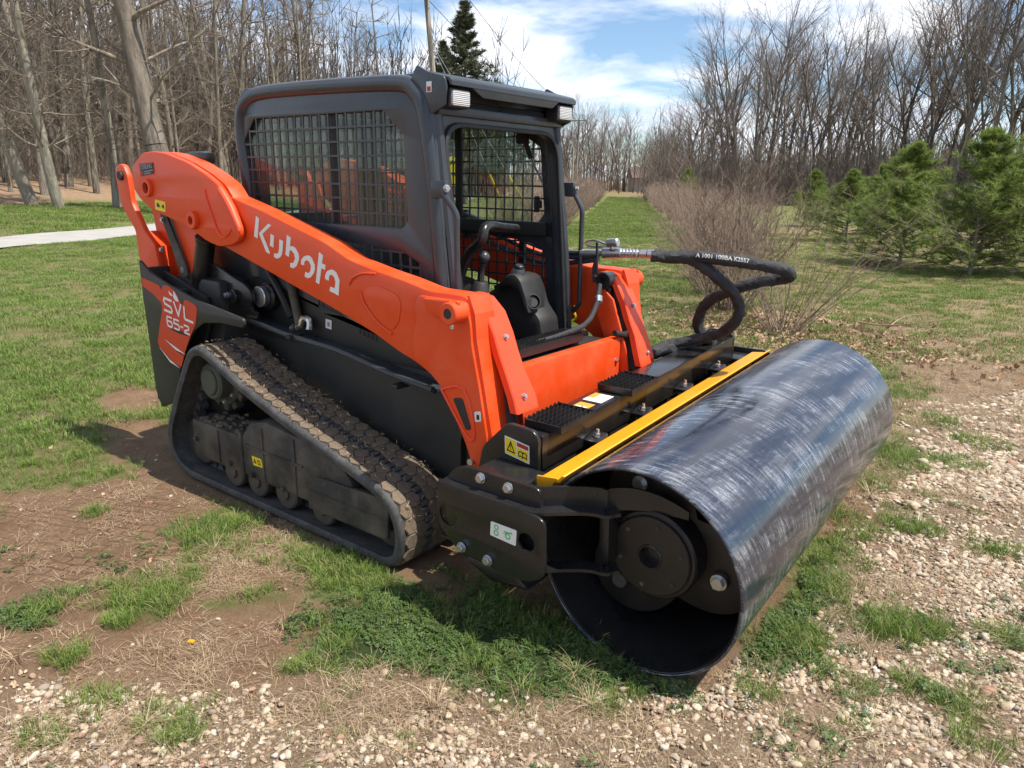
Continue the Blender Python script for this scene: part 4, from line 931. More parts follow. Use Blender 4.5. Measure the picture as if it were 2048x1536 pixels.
    P('front_flange', b, 'orange')
    # coupler cylinder cover (orange with its highlights in the colour)
    cp_ = [(.165, 1.175), (.21, 1.165), (.255, 1.11), (.297, 1.03), (.325, .955), (.36, .88), (.398, .79), (.415, .735)]
    b = MB(); n_ = len(cp_)
    v_, f_ = [], []
    for i, (x_, z_) in enumerate(cp_):
        wI = -.452 if i > 1 else -.47; wI += 0.02 * (i >= n_ - 2)
        for yy, dx in ((-.575, 0), (-.570, .006), (wI - .005, .006), (wI, 0), (wI, -.03), (-.575, -.03)): v_.append((x_ + dx, yy, z_))
    for i in range(n_ - 1):
        for k in range(6): k2 = (k + 1) % 6; f_.append((i * 6 + k, i * 6 + k2, (i + 1) * 6 + k2, (i + 1) * 6 + k))
    f_.append(tuple(range(6))[::-1]); f_.append(tuple((n_ - 1) * 6 + k for k in range(6))); b.add(v_, f_)
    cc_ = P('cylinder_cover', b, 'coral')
    for x_, z_ in ((.303, 1.018), (.398, .793)): P('cover_bolt', MB().hexbolt((x_ + .006, -.514, z_), (1, 0, .35), .0095, .009), 'steel', cc_)
    b = MB().cyl((.20, -.515, 1.10), (.34, -.515, .66), .036, n=20); b.cyl((.33, -.515, .70), (.40, -.515, .48), .02, n=16); P('tilt_cylinder', b, 'black_dusty')
    b = MB().plate([(.16, 1.12), (.24, 1.05), (.33, .80), (.36, .62), (.29, .60), (.22, .80), (.14, 1.0)], 'y', -.44, .016, .004); P('inner_arm_plate', b, 'orange')
    # link uprights and lift cylinder
    P('rear_link', MB().plate(rounded(LINK, .02, 4), 'y', -.625, .03, .004).plate(rounded([(-2.30, 1.40), (-2.33, 1.50), (-2.24, 1.60), (-2.10, 1.58), (-2.05, 1.44), (-1.95, 1.36), (-1.90, 1.10), (-1.93, .95), (-2.22, .95)], .02), 'y', -.52, .02, .004).plate([(-2.27, 1.3), (-2.13, 1.22), (-2.08, 1.0), (-2.10, .95), (-2.25, .95)], 'y', -.57, .08, .003), 'orange', L)
    P('link_pin', MB().cyl((-2.392, -.655, 1.605), (-2.392, -.60, 1.605), .026, n=16), 'dark', L)
    P('inner_link', MB().plate(rounded([(-1.96, 1.43), (-1.66, 1.38), (-1.60, 1.30), (-1.76, 1.10), (-1.82, 1.09)], .02), 'y', -.60, .02, .004), 'orange', L)
    b = MB().plate(rounded([(-2.03, 1.44), (-1.97, 1.44), (-1.80, 1.14), (-1.79, 1.08), (-1.85, 1.07), (-1.88, 1.13)], .02), 'y', -.63, .014, .003); b.plate(rounded([(-2.05, 1.40), (-2.0, 1.40), (-1.78, .98), (-1.86, .98)], .01), 'y', -.56, .03, .003); P('control_link', b, 'black_dusty', L)
    b = MB().hexbolt((-1.985, -.638, 1.375), (0, -1, 0), .012, .010); b.hexbolt((-2.06, -.62, 1.21), (0, -1, 0), .012, .012); b.cyl((-1.835, -.640, 1.115), (-1.835, -.62, 1.115), .018, n=16); P('link_bolt', b, 'steel', L)
    b = MB().cyl((-1.665, -.585, 1.275), (-1.79, -.585, .93), .050, n=28, bev=.006); b.cyl((-1.655, -.585, 1.30), (-1.667, -.585, 1.27), .056, n=28, bev=.006); lc = P('lift_cylinder', b, 'black', L)
    P('lift_rod', MB().cyl((-1.62, -.585, 1.39), (-1.66, -.585, 1.28), .024, n=20), 'chrome', lc)
    b = MB().plate([rounded([(-1.70, 1.175), (-1.457, 1.098), (-1.37, 1.075), (-1.315, 1.045), (-1.30, .99), (-1.33, .955), (-1.27, .93), (-1.27, .90), (-1.50, .90), (-1.73, .99)], .02, 4)], 'y', -.560, .022, .004); b.cyl((-1.44, -.60, 1.005), (-1.44, -.56, 1.005), .036, n=24, bev=.004); fb = P('front_link_bracket', b, 'black', L)
    P('bracket_bolt', MB().hexbolt((-1.475, -.60, 1.01), (0, -1, 0), .013, .016), 'steel', fb)
    b = MB().cyl((-1.30, -.50, 1.01), (-1.30, -.535, 1.01), .055, n=28, bev=.004); P('bushing', b, 'steel', fb)
    P('bushing_cap', MB().cyl((-1.285, -.45, 1.01), (-1.285, -.50, 1.01), .07, n=28, bev=.004), 'black', fb)
    b = MB().cyl((-1.13, -.49, 1.30), (-1.03, -.49, .90), .022, n=14); P('front_link', b, 'black_dusty', L)
    return body
armR = arm(-1); armL = arm(1)
MB().box((.245, -.425, .585), (.302, .425, .872), .012).build('cross_member', M['orange'], L)
for s in (-1, 1): MB().hexbolt((.302, .385 * s, .76), (1, 0, 0), .010, .010).build('cross_member_bolt', M['steel'], L)
# rounded black cap at the arm top
MB().box((-1.85, -.56, 1.665), (-1.64, -.49, 1.735), .03).build('hose_guard', M['black'], L)
# auxiliary hydraulic lines along the inner left arm
b = MB()
for k, dz__ in enumerate((0, .045, -.05)):
    b.tube([(-1.2, .49 - .01 * k, 1.50 + dz__), (-.6, .49 - .01 * k, 1.335 + dz__), (-.25, .49, 1.235 + dz__ * .8), (-.02, .485, 1.235 + dz__ * .5), (.12, .48, 1.255 + dz__ * .4)], .0125, 8, 4)
b.build('hydraulic_pipes', M['cab'], L)
b = MB().box((-.38, .475, 1.18), (-.35, .51, 1.34), .004); b.box((-.78, .475, 1.29), (-.75, .51, 1.45), .004); b.build('pipe_clamp', M['black'], L)

# arm lettering (flat print)
LET = [[(-1.091, 1.431), (-1.069, 1.418), (-1.093, 1.326), (-1.12, 1.334)], [(-0.999, 1.399), (-0.975, 1.392), (-1.051, 1.349), (-1.001, 1.263), (-1.006, 1.259), (-1.03, 1.266), (-1.078, 1.35)], [(-0.985, 1.353), (-0.96, 1.345), (-0.972, 1.29), (-0.997, 1.298)],
 [(-0.92, 1.332), (-0.893, 1.325), (-0.903, 1.279), (-.910, 1.262), (-0.921, 1.250), (-.937, 1.243), (-0.953, 1.241), (-0.971, 1.247), (-0.967, 1.266), (-0.95, 1.262), (-0.934, 1.270), (-0.927, 1.291)],
 [(-0.861, 1.355), (-0.834, 1.343), (-0.844, 1.304), (-.824, 1.306), (-0.804, 1.300), (-0.785, 1.278), (-.781, 1.262), (-0.785, 1.245), (-0.804, 1.217), (-0.827, 1.205), (-0.852, 1.209), (-0.848, 1.229), (-0.828, 1.229), (-0.811, 1.25), (-0.816, 1.272), (-0.833, 1.286), (-0.849, 1.285), (-0.857, 1.255), (-0.881, 1.263)],
 [(-0.765, 1.249), (-0.746, 1.265), (-0.72, 1.272), (-.705, 1.271), (-0.688, 1.261), (-0.672, 1.234), (-.671, 1.215), (-0.68, 1.196), (-0.705, 1.174), (-0.73, 1.168), (-0.748, 1.176), (-0.741, 1.196), (-0.721, 1.191), (-0.704, 1.203), (-0.698, 1.227), (-0.710, 1.246), (-0.729, 1.250), (-0.744, 1.241), (-0.748, 1.225), (-0.77, 1.228)],
 [(-0.636, 1.292), (-0.61, 1.279), (-0.62, 1.244), (-0.597, 1.238), (-0.601, 1.216), (-0.625, 1.222), (-0.647, 1.149), (-0.67, 1.156)],
 [(-0.601, 1.192), (-.593, 1.206), (-0.582, 1.215), (-0.555, 1.222), (-.538, 1.219), (-0.523, 1.209), (-0.506, 1.179), (-0.518, 1.110), (-0.543, 1.118), (-0.576, 1.125), (-0.571, 1.145), (-0.541, 1.141), (-0.533, 1.168), (-0.541, 1.191), (-0.56, 1.200), (-0.574, 1.192), (-0.580, 1.17), (-0.604, 1.177)]]
for lp in LET:
    plate('arm_letter', [lp], 'y', -.6512, .0016, M['white_ink'], armR, 0)
# stickers
s1 = plate('dealer_sticker', rounded([(-2.079, 1.670), (-1.921, 1.678), (-1.924, 1.615), (-2.076, 1.601)], .006), 'y', -.6876, .0010, M['decal_red'], armR, 0); MB().plate(rounded([(-2.075, 1.666), (-1.925, 1.674), (-1.928, 1.619), (-2.072, 1.605)], .005), 'y', -.6886, .0010, 0).build('sticker_field', M['ink'], armR)
b = MB().plate([(-2.03, 1.630), (-1.934, 1.640), (-1.934, 1.634), (-2.03, 1.624)], 'y', -.6898, .0008, 0); b.plate([(-2.03, 1.619), (-1.96, 1.626), (-1.96, 1.620), (-2.03, 1.613)], 'y', -.6898, .0008, 0); v_, f_ = text_geo('STERLING', .034, ext=.0004, bold=.0007, space=.86); b.add(on_frame(v_, (-2.070, -.6900, 1.638), (.98, 0, .075), (0.03, 0, 1)), f_); b.build('sticker_print', M['grey_ink'], s1); plate('sticker_emblem', [(-2.068, 1.632), (-2.038, 1.634), (-2.038, 1.612), (-2.066, 1.609)], 'y', -.6898, .0008, M['red_ink'], s1, 0)
s2 = plate('caution_sticker', rounded([(-1.95, 1.486), (-1.844, 1.475), (-1.852, 1.422), (-1.956, 1.433)], .008), 'y', -.6882, .0016, M['yellow_sticker'], armR, 0)
b = MB().plate([(-1.93, 1.470), (-1.912, 1.465), (-1.90, 1.445), (-1.935, 1.448)], 'y', -.6896, .0008, 0); b.plate([(-1.885, 1.455), (-1.862, 1.462), (-1.860, 1.438), (-1.88, 1.445)], 'y', -.6896, .0008, 0); b.build('sticker_print', M['ink'], s2)
s3 = plate('white_label', rounded([(.277, .740), (.307, .748), (.312, .708), (.282, .70)], .005), 'y', -.6642, .0016, M['white_sticker'], armR, 0)
plate('label_print', [(.289, .732), (.303, .732), (.303, .712), (.290, .712)], 'y', -.6656, .0008, M['ink'], s3, 0)
s4 = plate('white_label', [(-.862, .940), (-.818, .936), (-.822, .890), (-.866, .894)], 'y', -.4565, .0016, M['white_sticker'], L, 0)
plate('label_print', [(-.85, .926), (-.832, .926), (-.832, .904), (-.85, .904)], 'y', -.4582, .0008, M['grey_ink'], s4, 0)
b = MB()
for k in range(5): b.box((-.62 + k * .028, -.4575, .90 - .006 * k), (-.606 + k * .028, -.455, .945 - .006 * k), .001)
b.build('side_vents', M['dark'], L)
b = MB()
for k in range(7): b.box((-1.02, -.458, 1.0 + k * .018), (-.95, -.455, 1.009 + k * .018))
b.build('side_louvre', M['dark'], L)
# access hole with valve
b = MB().cyl((-1.0, -.459, .905), (-1.0, -.453, .905), .038, n=24); b.build('access_hole', M['ink'], L)
b = MB().tube([(-1.03, -.50, .88), (-1.00, -.505, .895), (-.985, -.50, .93), (-.95, -.49, .925), (-.94, -.50, .88)], .017, 8, 3, wob=.3); b.cyl((-1.07, -.51, .87), (-1.05, -.51, .885), .014, n=10); b.build('valve_fitting', M['chrome'], L)
# dark inner skirt between belt and body, engine side hoses
b = MB().tube([(-1.35, -.47, 1.20), (-1.2, -.475, 1.05), (-1.12, -.47, .92)], .02, 8, 4); b.tube([(-1.30, -.47, 1.25), (-1.12, -.475, 1.1), (-1.05, -.47, .90)], .016, 8, 4); b.build('side_hoses', M['dark'], L)

# --- cab
cab = empty('cab', (0, 0, 0), L)
OUT = [(-1.46, 1.10), (-1.481, 1.563), (-1.505, 1.797), (-1.487, 1.93), (-1.41, 2.008), (-1.28, 2.038), (-1.0, 2.042), (-.60, 2.035), (-.30, 2.022), (-.205, 1.982), (-.145, 1.90), (-.112, 1.745), (-.075, 1.475), (-.055, 1.242), (-.02, .84)]
def inset(P, d):
    out = []
    for i, p in enumerate(P):
        a = Vector(P[max(i - 1, 0)]); b_ = Vector(P[min(i + 1, len(P) - 1)]); t = (b_ - a).normalized(); n_ = Vector((t.y, -t.x)); out.append((p[0] + n_.x * d, p[1] + n_.y * d))
    return out
tubeline = inset(OUT, .036)
panel_out = inset(OUT, .030)
MESHO = [(-1.335, 1.888), (-.405, 1.889), (-.345, 1.835), (-.288, 1.789), (-.272, 1.43), (-.312, 1.40), (-1.36, 1.40), (-1.40, 1.55), (-1.434, 1.782), (-1.39, 1.83)]
LOWO = [(-.95, 1.335), (-.56, 1.320), (-.30, 1.300), (-.195, 1.255), (-.165, .97), (-.90, .97)]
def bars(poly, x0, z0, s, y, th, w):
    """grid of a punched plate clipped to a polygon"""
    b = MB(); P = poly
    def spans(val, axis):
        xs = []
        for i in range(len(P)):
            a, c = P[i - 1], P[i]
            if (a[axis] > val) != (c[axis] > val): t = (val - a[axis]) / (c[axis] - a[axis]); xs.append(a[1 - axis] + t * (c[1 - axis] - a[1 - axis]))
        xs.sort(); return [(xs[i], xs[i + 1]) for i in range(0, len(xs) - 1, 2)]
    lo = min(p[0] for p in P); hi = max(p[0] for p in P); k = 0
    x = x0
    while x > lo:
        if x < hi:
            for a, c in spans(x, 0): b.box((x - w / 2, y - th / 2, a), (x + w / 2, y + th / 2, c))
        x -= s
    lo = min(p[1] for p in P); hi = max(p[1] for p in P); z = z0
    while z > lo:
        if z < hi:
            for a, c in spans(z, 1): b.box((a, y - th / 2 + .0006, z - w / 2), (c, y + th / 2 - .0006, z + w / 2))
        z -= s
    return b
for s in (-1, 1):
    MO = MESHO if s < 0 else [(-1.335, 1.888), (-.50, 1.889), (-.35, 1.84), (-.235, 1.775), (-.200, 1.45), (-.235, 1.405), (-1.36, 1.40), (-1.40, 1.55), (-1.434, 1.782), (-1.39, 1.83)]
    fr = MB().tube([(x, -.442, z) for x, z in tubeline], .037, 14, 4)
    if s > 0: fr.mirror()
    fr.build('side_frame', M['cab'], cab)
    pb = MB().plate([rounded(panel_out, .01, 2), rounded(MO, .012, 3), rounded(LOWO, .02, 3)], 'y', -.455, .010, .002)
    if s > 0: pb.mirror()
    pan = pb.build('side_panel', M['cab'], cab)
    g = bars(MO, -.405 + .0618 * 2, 1.889 - .0605, .0612, -.455, .006, .0085)
    g2 = bars(LOWO, -.205, 1.30, .0612, -.455, .006, .0085)
    if s > 0: g.mirror(); g2.mirror()
    g.build('mesh_screen', M['cab'], pan); g2.build('mesh_screen', M['cab'], pan)
    gl_ = MB().box((-1.42, -.437, 1.37), (-.26, -.433, 1.905))
    if s > 0: gl_.mirror()
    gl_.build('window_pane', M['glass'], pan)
    wm = MB().box((-.79, -.44, 1.40), (-.745, -.42, 1.90), .005); wm.box((-1.43, -.44, 1.375), (-.26, -.42, 1.40), .003)
    if s > 0: wm.mirror()
    wm.build('window_frame', M['dark'], pan)
# front frame with its large opening
def fx_(z): return -.055 - .075 * (z - 1.242) / .6 if z > 1.242 else -.055 + .035 * (1.242 - z) / .4
PO = rounded([(-.455, .79), (-.455, 1.93), (.455, 1.93), (.455, .79)], .05, 4); PI_ = rounded([(-.385, .83), (-.412, 1.83), (.412, 1.83), (.385, .83)], [.04, .13, .13, .04], 6)
v_, f_ = plate_geo([PO, PI_], 'x', 0, .05, .010); v_ = [(x + fx_(z) - .012, y, z) for x, y, z in v_]
pyobj('front_frame', v_, f_, M['cab'], cab)
PI2 = rounded([(-.392, .82), (-.420, 1.84), (.420, 1.84), (.392, .82)], [.04, .13, .13, .04], 6); PI3 = rounded([(-.372, .85), (-.400, 1.820), (.400, 1.820), (.372, .85)], [.04, .12, .12, .04], 6)
v_, f_ = plate_geo([PI2, PI3], 'x', 0, .022, .008); v_ = [(x + fx_(z) + .018, y, z) for x, y, z in v_]
pyobj('door_seal', v_, f_, M['dark'], cab)
for s in (-1, 1):   # outer corner posts, paler inner trim
    MB().tube([(fx_(z) + .01, .425 * s, z) for z in (.82, 1.0, 1.24, 1.5, 1.75, 1.86)], .02, 8, 2).build('corner_trim', M['cab'], cab)
b = MB().box((-1.40, -.43, 1.985), (-.20, .43, 2.03), .02); b.build('roof_panel', M['cab'], cab)
MB().box((-1.38, -.42, 1.94), (-.16, .42, 1.975), .01).build('headliner', M['dark'], cab)
# rear wall with window
pw = rounded([(-.40, 1.10), (-.40, 1.97), (.40, 1.97), (.40, 1.10)], .05); pi = rounded([(-.32, 1.42), (-.32, 1.88), (.32, 1.88), (.32, 1.42)], .05)
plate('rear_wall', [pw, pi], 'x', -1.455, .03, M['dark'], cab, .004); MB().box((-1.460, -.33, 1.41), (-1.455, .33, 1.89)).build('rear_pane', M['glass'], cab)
# visor over the door with lamps
VIS = [(-.235, 2.012), (-.205, 2.052), (-.150, 2.025), (-.055, 2.000), (-.045, 1.965), (-.055, 1.89), (-.125, 1.862), (-.20, 1.90)]
vis = MB()
for s in (-1, 1): vis.plate(rounded(VIS, .008, 2), 'y', .452 * s, .012, .003)
vis.box((-.225, -.446, 2.018), (-.14, .446, 2.030), .003, Matrix.Rotation(.12, 3, 'Y'))
pr_v = [(-.17, 2.030), (-.04, 1.998), (-.025, 1.985), (-.025, 1.968), (-.036, 1.968), (-.045, 1.985), (-.17, 2.016)]
vis.plate(pr_v, 'y', 0, .892, .002)
lipv = [(-.446, 1.972), (-.446, 1.99), (.446, 1.99), (.446, 1.965), (.30, 1.965), (.25, 1.935), (-.25, 1.935), (-.32, 1.968)]
vis.plate(rounded(lipv, .008, 2), 'x', -.032, .010, .002)
vis.box((-.20, -.44, 1.862), (-.10, .44, 1.90), .006); vis.box((-.16, -.44, 1.86), (-.14, .44, 2.0), .003)
vis = vis.build('front_visor', M['cab'], cab)
st_ = MB().plate([(-.150, 1.985), (-.122, 1.985), (-.122, 1.945), (-.150, 1.945)], 'y', -.4592, .0016, 0).build('visor_sticker', M['white_sticker'], vis)
MB().plate([(-.145, 1.966), (-.127, 1.966), (-.127, 1.948), (-.145, 1.948)], 'y', -.4606, .0008, 0).build('sticker_print', M['red_ink'], st_)
for s in (-1, 1):
    c = Vector((-.045, .377 * s, 1.924))
    b = MB().box((c.x - .07, c.y - .062, c.z - .038), (c.x + .002, c.y + .062, c.z + .038), .012)
    h_ = b.build('work_light', M['dark'], cab)
    MB().box((c.x - .01, c.y - .053, c.z - .030), (c.x + .012, c.y + .053, c.z + .030), .010).build('lamp_lens', M['lens'], h_)
# small bracket + sticker at the rear corner of the roof
b = MB().plate(rounded([(-1.50, 1.86), (-1.535, 2.0), (-1.47, 2.045), (-1.40, 2.03), (-1.40, 1.95)], .008), 'y', -.40, .012, .003); b.build('rear_roof_bracket', M['cab'], cab)
MB().plate([(-1.525, 1.985), (-1.500, 1.985), (-1.500, 1.945), (-1.525, 1.945)], 'y', -.4070, .0016, 0).build('bracket_sticker', M['white_sticker'], cab)
# grab handles
for s in (-1, 1):
    b = MB().tube([(-.045, .478 * s, 1.575), (-.035, .482 * s, 1.545), (.0, .474 * s, 1.50), (.018, .470 * s, 1.465), (.018, .470 * s, 1.40), (.020, .470 * s, 1.05), (.018, .472 * s, 1.0), (-.02, .476 * s, .955)], .0125, 10, 4)
    h_ = b.build('grab_handle', M['cab'], cab)
    b = MB().box((-.115, .472 * s - .010, 1.535), (-.035, .472 * s + .010, 1.605), .006); b.build('handle_bracket', M['cab'], h_)
    MB().hexbolt((-.03, .478 * s, 1.575), (1, .35 * s, 0), .012, .012).build('handle_bolt', M['steel'], h_)
# interior: seat, restraint bar, levers, left console
b = MB().box((-.95, -.26, 1.00), (-.48, .26, 1.12), .05); st2 = b.build('seat_cushion', M['seat'], cab)
b = MB().box((-1.06, -.25, 1.10), (-.93, .25, 1.43), .05, Matrix.Rotation(-.12, 3, 'Y')); b.build('seat_backrest', M['seat'], cab)
MB().box((-1.0, -.22, .80), (-.45, .22, 1.0), .02).build('seat_base', M['dark'], cab)
MB().box((-1.0, -.40, .79), (-.02, .40, .81)).build('cab_floor', M['dark'], cab)
b = MB().tube([(-.16, .16, 1.385), (-.10, -.02, 1.40), (-.05, -.17, 1.415), (-.032, -.235, 1.405), (-.035, -.25, 1.355), (-.107, -.25, 1.295), (-.155, -.25, 1.20), (-.18, -.25, 1.08), (-.25, -.25, .95)], .022, 12, 5); b.build('restraint_bar', M['black'], cab)
b = MB().box((-.62, -.40, 1.02), (-.10, -.27, 1.115), .03); b.build('armrest', M['dark'], cab)
def joystick(x, y, z, n):
    b = MB().cyl((x - .02, y, z - .03), (x - .01, y, z + .035), .05, .034, n=20, bev=.004); b.tube([(x - .01, y, z + .03), (x - .008, y, z + .08), (x + .006, y, z + .12)], [.017, .013], 10, 3)
    j = b.build('joystick', M['dark'], cab)
    bm = bmesh.new(); bmesh.ops.create_uvsphere(bm, u_segments=20, v_segments=14, radius=.027); bm.verts.index_update(); q = MB().add([(v.co.x + x + .008, v.co.y + y, v.co.z + z + .145) for v in bm.verts], [tuple(v.index for v in f.verts) for f in bm.faces]); bm.free()
    q.build('knob', M['cab'], j)
joystick(-.10, -.165, 1.13, 1)
b = MB().plate(rounded([(-.42, .82), (-.46, .98), (-.34, 1.06), (-.24, 1.115), (-.17, 1.165), (-.12, 1.16), (-.085, 1.10), (-.06, 1.02), (-.0, .955), (.02, .82)], .025, 4), 'y', .24, .17, .03); b.plate(rounded([(-.27, 1.08), (-.185, 1.165), (-.135, 1.175), (-.095, 1.15), (-.055, 1.06), (-.04, .98), (-.07, 1.0), (-.11, 1.08), (-.17, 1.11)], .02, 4), 'y', .19, .16, .02)
con = b.build('side_console', M['dark'], cab)
MB().cyl((-.155, .17, 1.155), (-.140, .165, 1.195), .040, .030, n=20, bev=.006).cyl((-.142, .165, 1.190), (-.137, .163, 1.212), .022, n=16, bev=.004).build('console_grip', M['cab'], con)
b = MB().cyl((-.060, .165, 1.035), (-.040, .155, 1.042), .042, n=28, bev=.004, hole=.033); b.cyl((-.062, .165, 1.034), (-.048, .158, 1.040), .030, n=24, bev=.004); b.build('speaker_ring', M['dark'], con)
b = MB().plate(rounded([(-.50, .80), (-.44, .93), (-.10, .93), (-.04, .90), (-.02, .80)], .03), 'y', .38, .05, .01); b.build('side_trim', M['dark'], cab)
b = MB().box((-.34, .38, 1.79), (-.28, .42, 1.84), .01); b.build('gas_strut_mount', M['dark'], cab)
b = MB().cyl((-.305, .405, 1.815), (-.262, .41, 1.72), .013, n=10); b.build('strut_body', M['dark'], cab)
MB().cyl((-.262, .41, 1.72), (-.187, .41, 1.60), .0055, n=8).build('gas_strut_rod', M['steel'], cab)
b = MB().box((-.24, .41, 1.475), (-.20, .43, 1.515), .004); b.box((-.23, .40, 1.455), (-.215, .43, 1.535), .003); b.build('window_latch', M['dark'], cab)
b = MB().box((-.95, .405, 1.335), (-.16, .432, 1.405), .01); b.build('window_sill', M['dark'], cab)
# sun visor shapes under the roof seen through the door
b = MB().box((-.50, -.30, 1.83), (-.36, -.12, 1.93), .04); b.box((-.45, .05, 1.86), (-.30, .20, 1.94), .03); b.build('dome_lamp', M['dark'], cab)
# step pad at the door sill
def serrated(x0, x1, y0, y1, z, h, nx_, ny_, mat, parent, name, tooth=.012):
    b = MB()
    b.box((x0, y0, z - h), (x1, y1, z - h + .006), .001)
    for k in range(nx_ + 1):
        x = x0 + (x1 - x0) * k / nx_; n2_ = ny_ * 2; prof = [(y0, z - h)]
        for j in range(n2_ + 1): prof.append((y0 + (y1 - y0) * j / n2_, z if j % 2 == (k % 2) else z - tooth))
        prof.append((y1, z - h)); b.plate(prof, 'x', x, .004, 0)
    for j in range(2): yy = y0 if j == 0 else y1; b.box((x0, yy - .003, z - h), (x1, yy + .003, z - .006))
    return b.build(name, mat, parent)
sp1 = serrated(.105, .225, -.33, .19, .925, .045, 5, 22, M['black'], L, 'door_step', .008)
MB().box((.0, -.40, .84), (.13, .40, .885), .008).build('door_sill', M['black'], L)
b = MB().box((-.02, -.40, .70), (.24, .40, .86), .01); b.build('front_crossbody', M['body'], L)
# hose from arm to cross member (left, inside)
b = MB().tube([(.18, .40, 1.12), (.20, .36, 1.08), (.22, .30, 1.02), (.24, .18, .96), (.20, .02, .925), (.14, -.1, .90)], .0125, 10, 5); b.build('aux_hose', M['sleeve'], L)
b = MB().tube([(.30, .36, .90), (.31, .44, .88), (.33, .52, .84), (.36, .55, .72), (.38, .55, .6)], .015, 10, 5); b.build('aux_hose', M['dark'], L)
b = MB().cyl((.205, .355, 1.07), (.215, .34, 1.045), .019, n=10); b.cyl((.305, .455, .882), (.31, .48, .872), .019, n=10); b.build('hose_ferrule', M['steel'], L)
MB().tube([(-.02, .50, .98), (-.03, .50, .95), (-.02, .51, .92), (-.04, .50, .90)], .008, 6, 3).build('yellow_cable_tie', M['yellow_sticker'], L)
# coupler: black boss and bracket at the left arm head, quick couplers
b = MB().cyl((.185, .42, 1.138), (.185, .50, 1.138), .042, n=24, bev=.004, hole=.016); b.cyl((.185, .44, 1.138), (.185, .49, 1.138), .018, n=12); b.box((.165, .44, 1.02), (.215, .50, 1.11), .01); b.build('coupler_boss', M['black'], L)
b = MB().plate(rounded([(.128, 1.325), (.140, 1.325), (.143, 1.24), (.150, 1.13), (.118, 1.12), (.112, 1.20), (.130, 1.25)], .006), 'y', .435, .008, .002); b.hexbolt((.135, .430, 1.155), (0, -1, 0), .009, .01); b.build('coupler_bracket', M['cab'], L)
b = MB().cyl((.02, .47, 1.262), (.33, .51, 1.275), .017, n=16); b.cyl((.14, .485, 1.267), (.24, .50, 1.272), .026, n=20, bev=.003)
for k in range(5): b.cyl((.245 + k * .018, .50, 1.272 + k * .0006), (.255 + k * .018, .502, 1.2725 + k * .0006), .024, n=20, bev=.002)
b.cyl((.335, .511, 1.2755), (.37, .516, 1.276), .021, n=6); b.cyl((.375, .5165, 1.276), (.405, .522, 1.2765), .022, n=20)
b.build('quick_coupler', M['steel'], L)
b = MB().cyl((.17, .47, 1.318), (.23, .475, 1.325), .022, n=14, bev=.004); b.cyl((.20, .47, 1.29), (.20, .47, 1.34), .012, n=10); b.tube([(.16, .47, 1.315), (.10, .465, 1.33), (.06, .46, 1.318), (.07, .46, 1.30), (.14, .465, 1.30), (.17, .47, 1.31)], .007, 6, 4); b.build('coupler_lock', M['steel'], L)

# ------------------------------------------------------------------ smooth drum roller attachment, tilted a little sideways on its coupler
A = tag(empty('drum_roller_attachment', (0, -.742, -.007)), 'black roller attachment with scuffed steel drum and yellow scraper, coupled to the loader', 'roller attachment')
A.rotation_euler = (0.05, 0, 0)
DX, DR, DL, DZ = 1.05, .372, 2.02, .367
def ring_tube(y0, y1, r, t, n=160):
    b = MB(); vs, fs = [], []
    prof = [(y0 + .002, r - t), (y0, r - t + .002), (y0, r - .003), (y0 + .003, r), (y1 - .003, r), (y1, r - .003), (y1, r - t)]
    for y, q in prof:
        for k in range(n): a = 2 * math.pi * k / n; vs.append((q * math.cos(a), y, q * math.sin(a)))
    m = len(prof)
    for i in range(m):
        i2 = (i + 1) % m
        for k in range(n): k2 = (k + 1) % n; fs.append((i * n + k, i * n + k2, i2 * n + k2, i2 * n + k))
    b.add(vs, fs); return b
drum = ring_tube(0, DL, DR, .010).build('drum', M['drum'], A, True, 40); drum.location = (DX, 0, DZ)
b = ring_tube(.004, DL - .004, DR - .0105, .004, 96); inn = b.build('drum_lining', M['black'], drum, True, 40)
def lobed(r0, r1, n=4, ph=0.0):
    P = []
    for k in range(180):
        a = 2 * math.pi * k / 180; q = (0.5 + 0.5 * math.cos(n * (a - ph))) ** 0.65; P.append((r0 + (r1 - r0) * q, a))
    return [(q * math.cos(a), q * math.sin(a)) for q, a in P]
LP = lobed(.185, .352, 3, R(-20))
def drum_bolt_pts(): return [(.225 * math.cos(R(-12)), .225 * math.sin(R(-12))), (.248 * math.cos(R(110)), .248 * math.sin(R(110))), (.24 * math.cos(R(229)), .24 * math.sin(R(229)))]
for yy in (.22, DL - .22):
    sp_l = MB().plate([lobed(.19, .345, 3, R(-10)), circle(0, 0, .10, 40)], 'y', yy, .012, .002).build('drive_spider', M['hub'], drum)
for (bx_, bz_) in drum_bolt_pts():
    b = MB().cyl((bx_, .185, bz_), (bx_, .214, bz_), .030, n=24, bev=.004); b.build('rubber_mount', M['rubber'], drum)
    if bz_ > -.1: MB().hexbolt((bx_, .187, bz_), (0, -1, 0), .023, .016).build('drum_bolt', M['steel'], drum)
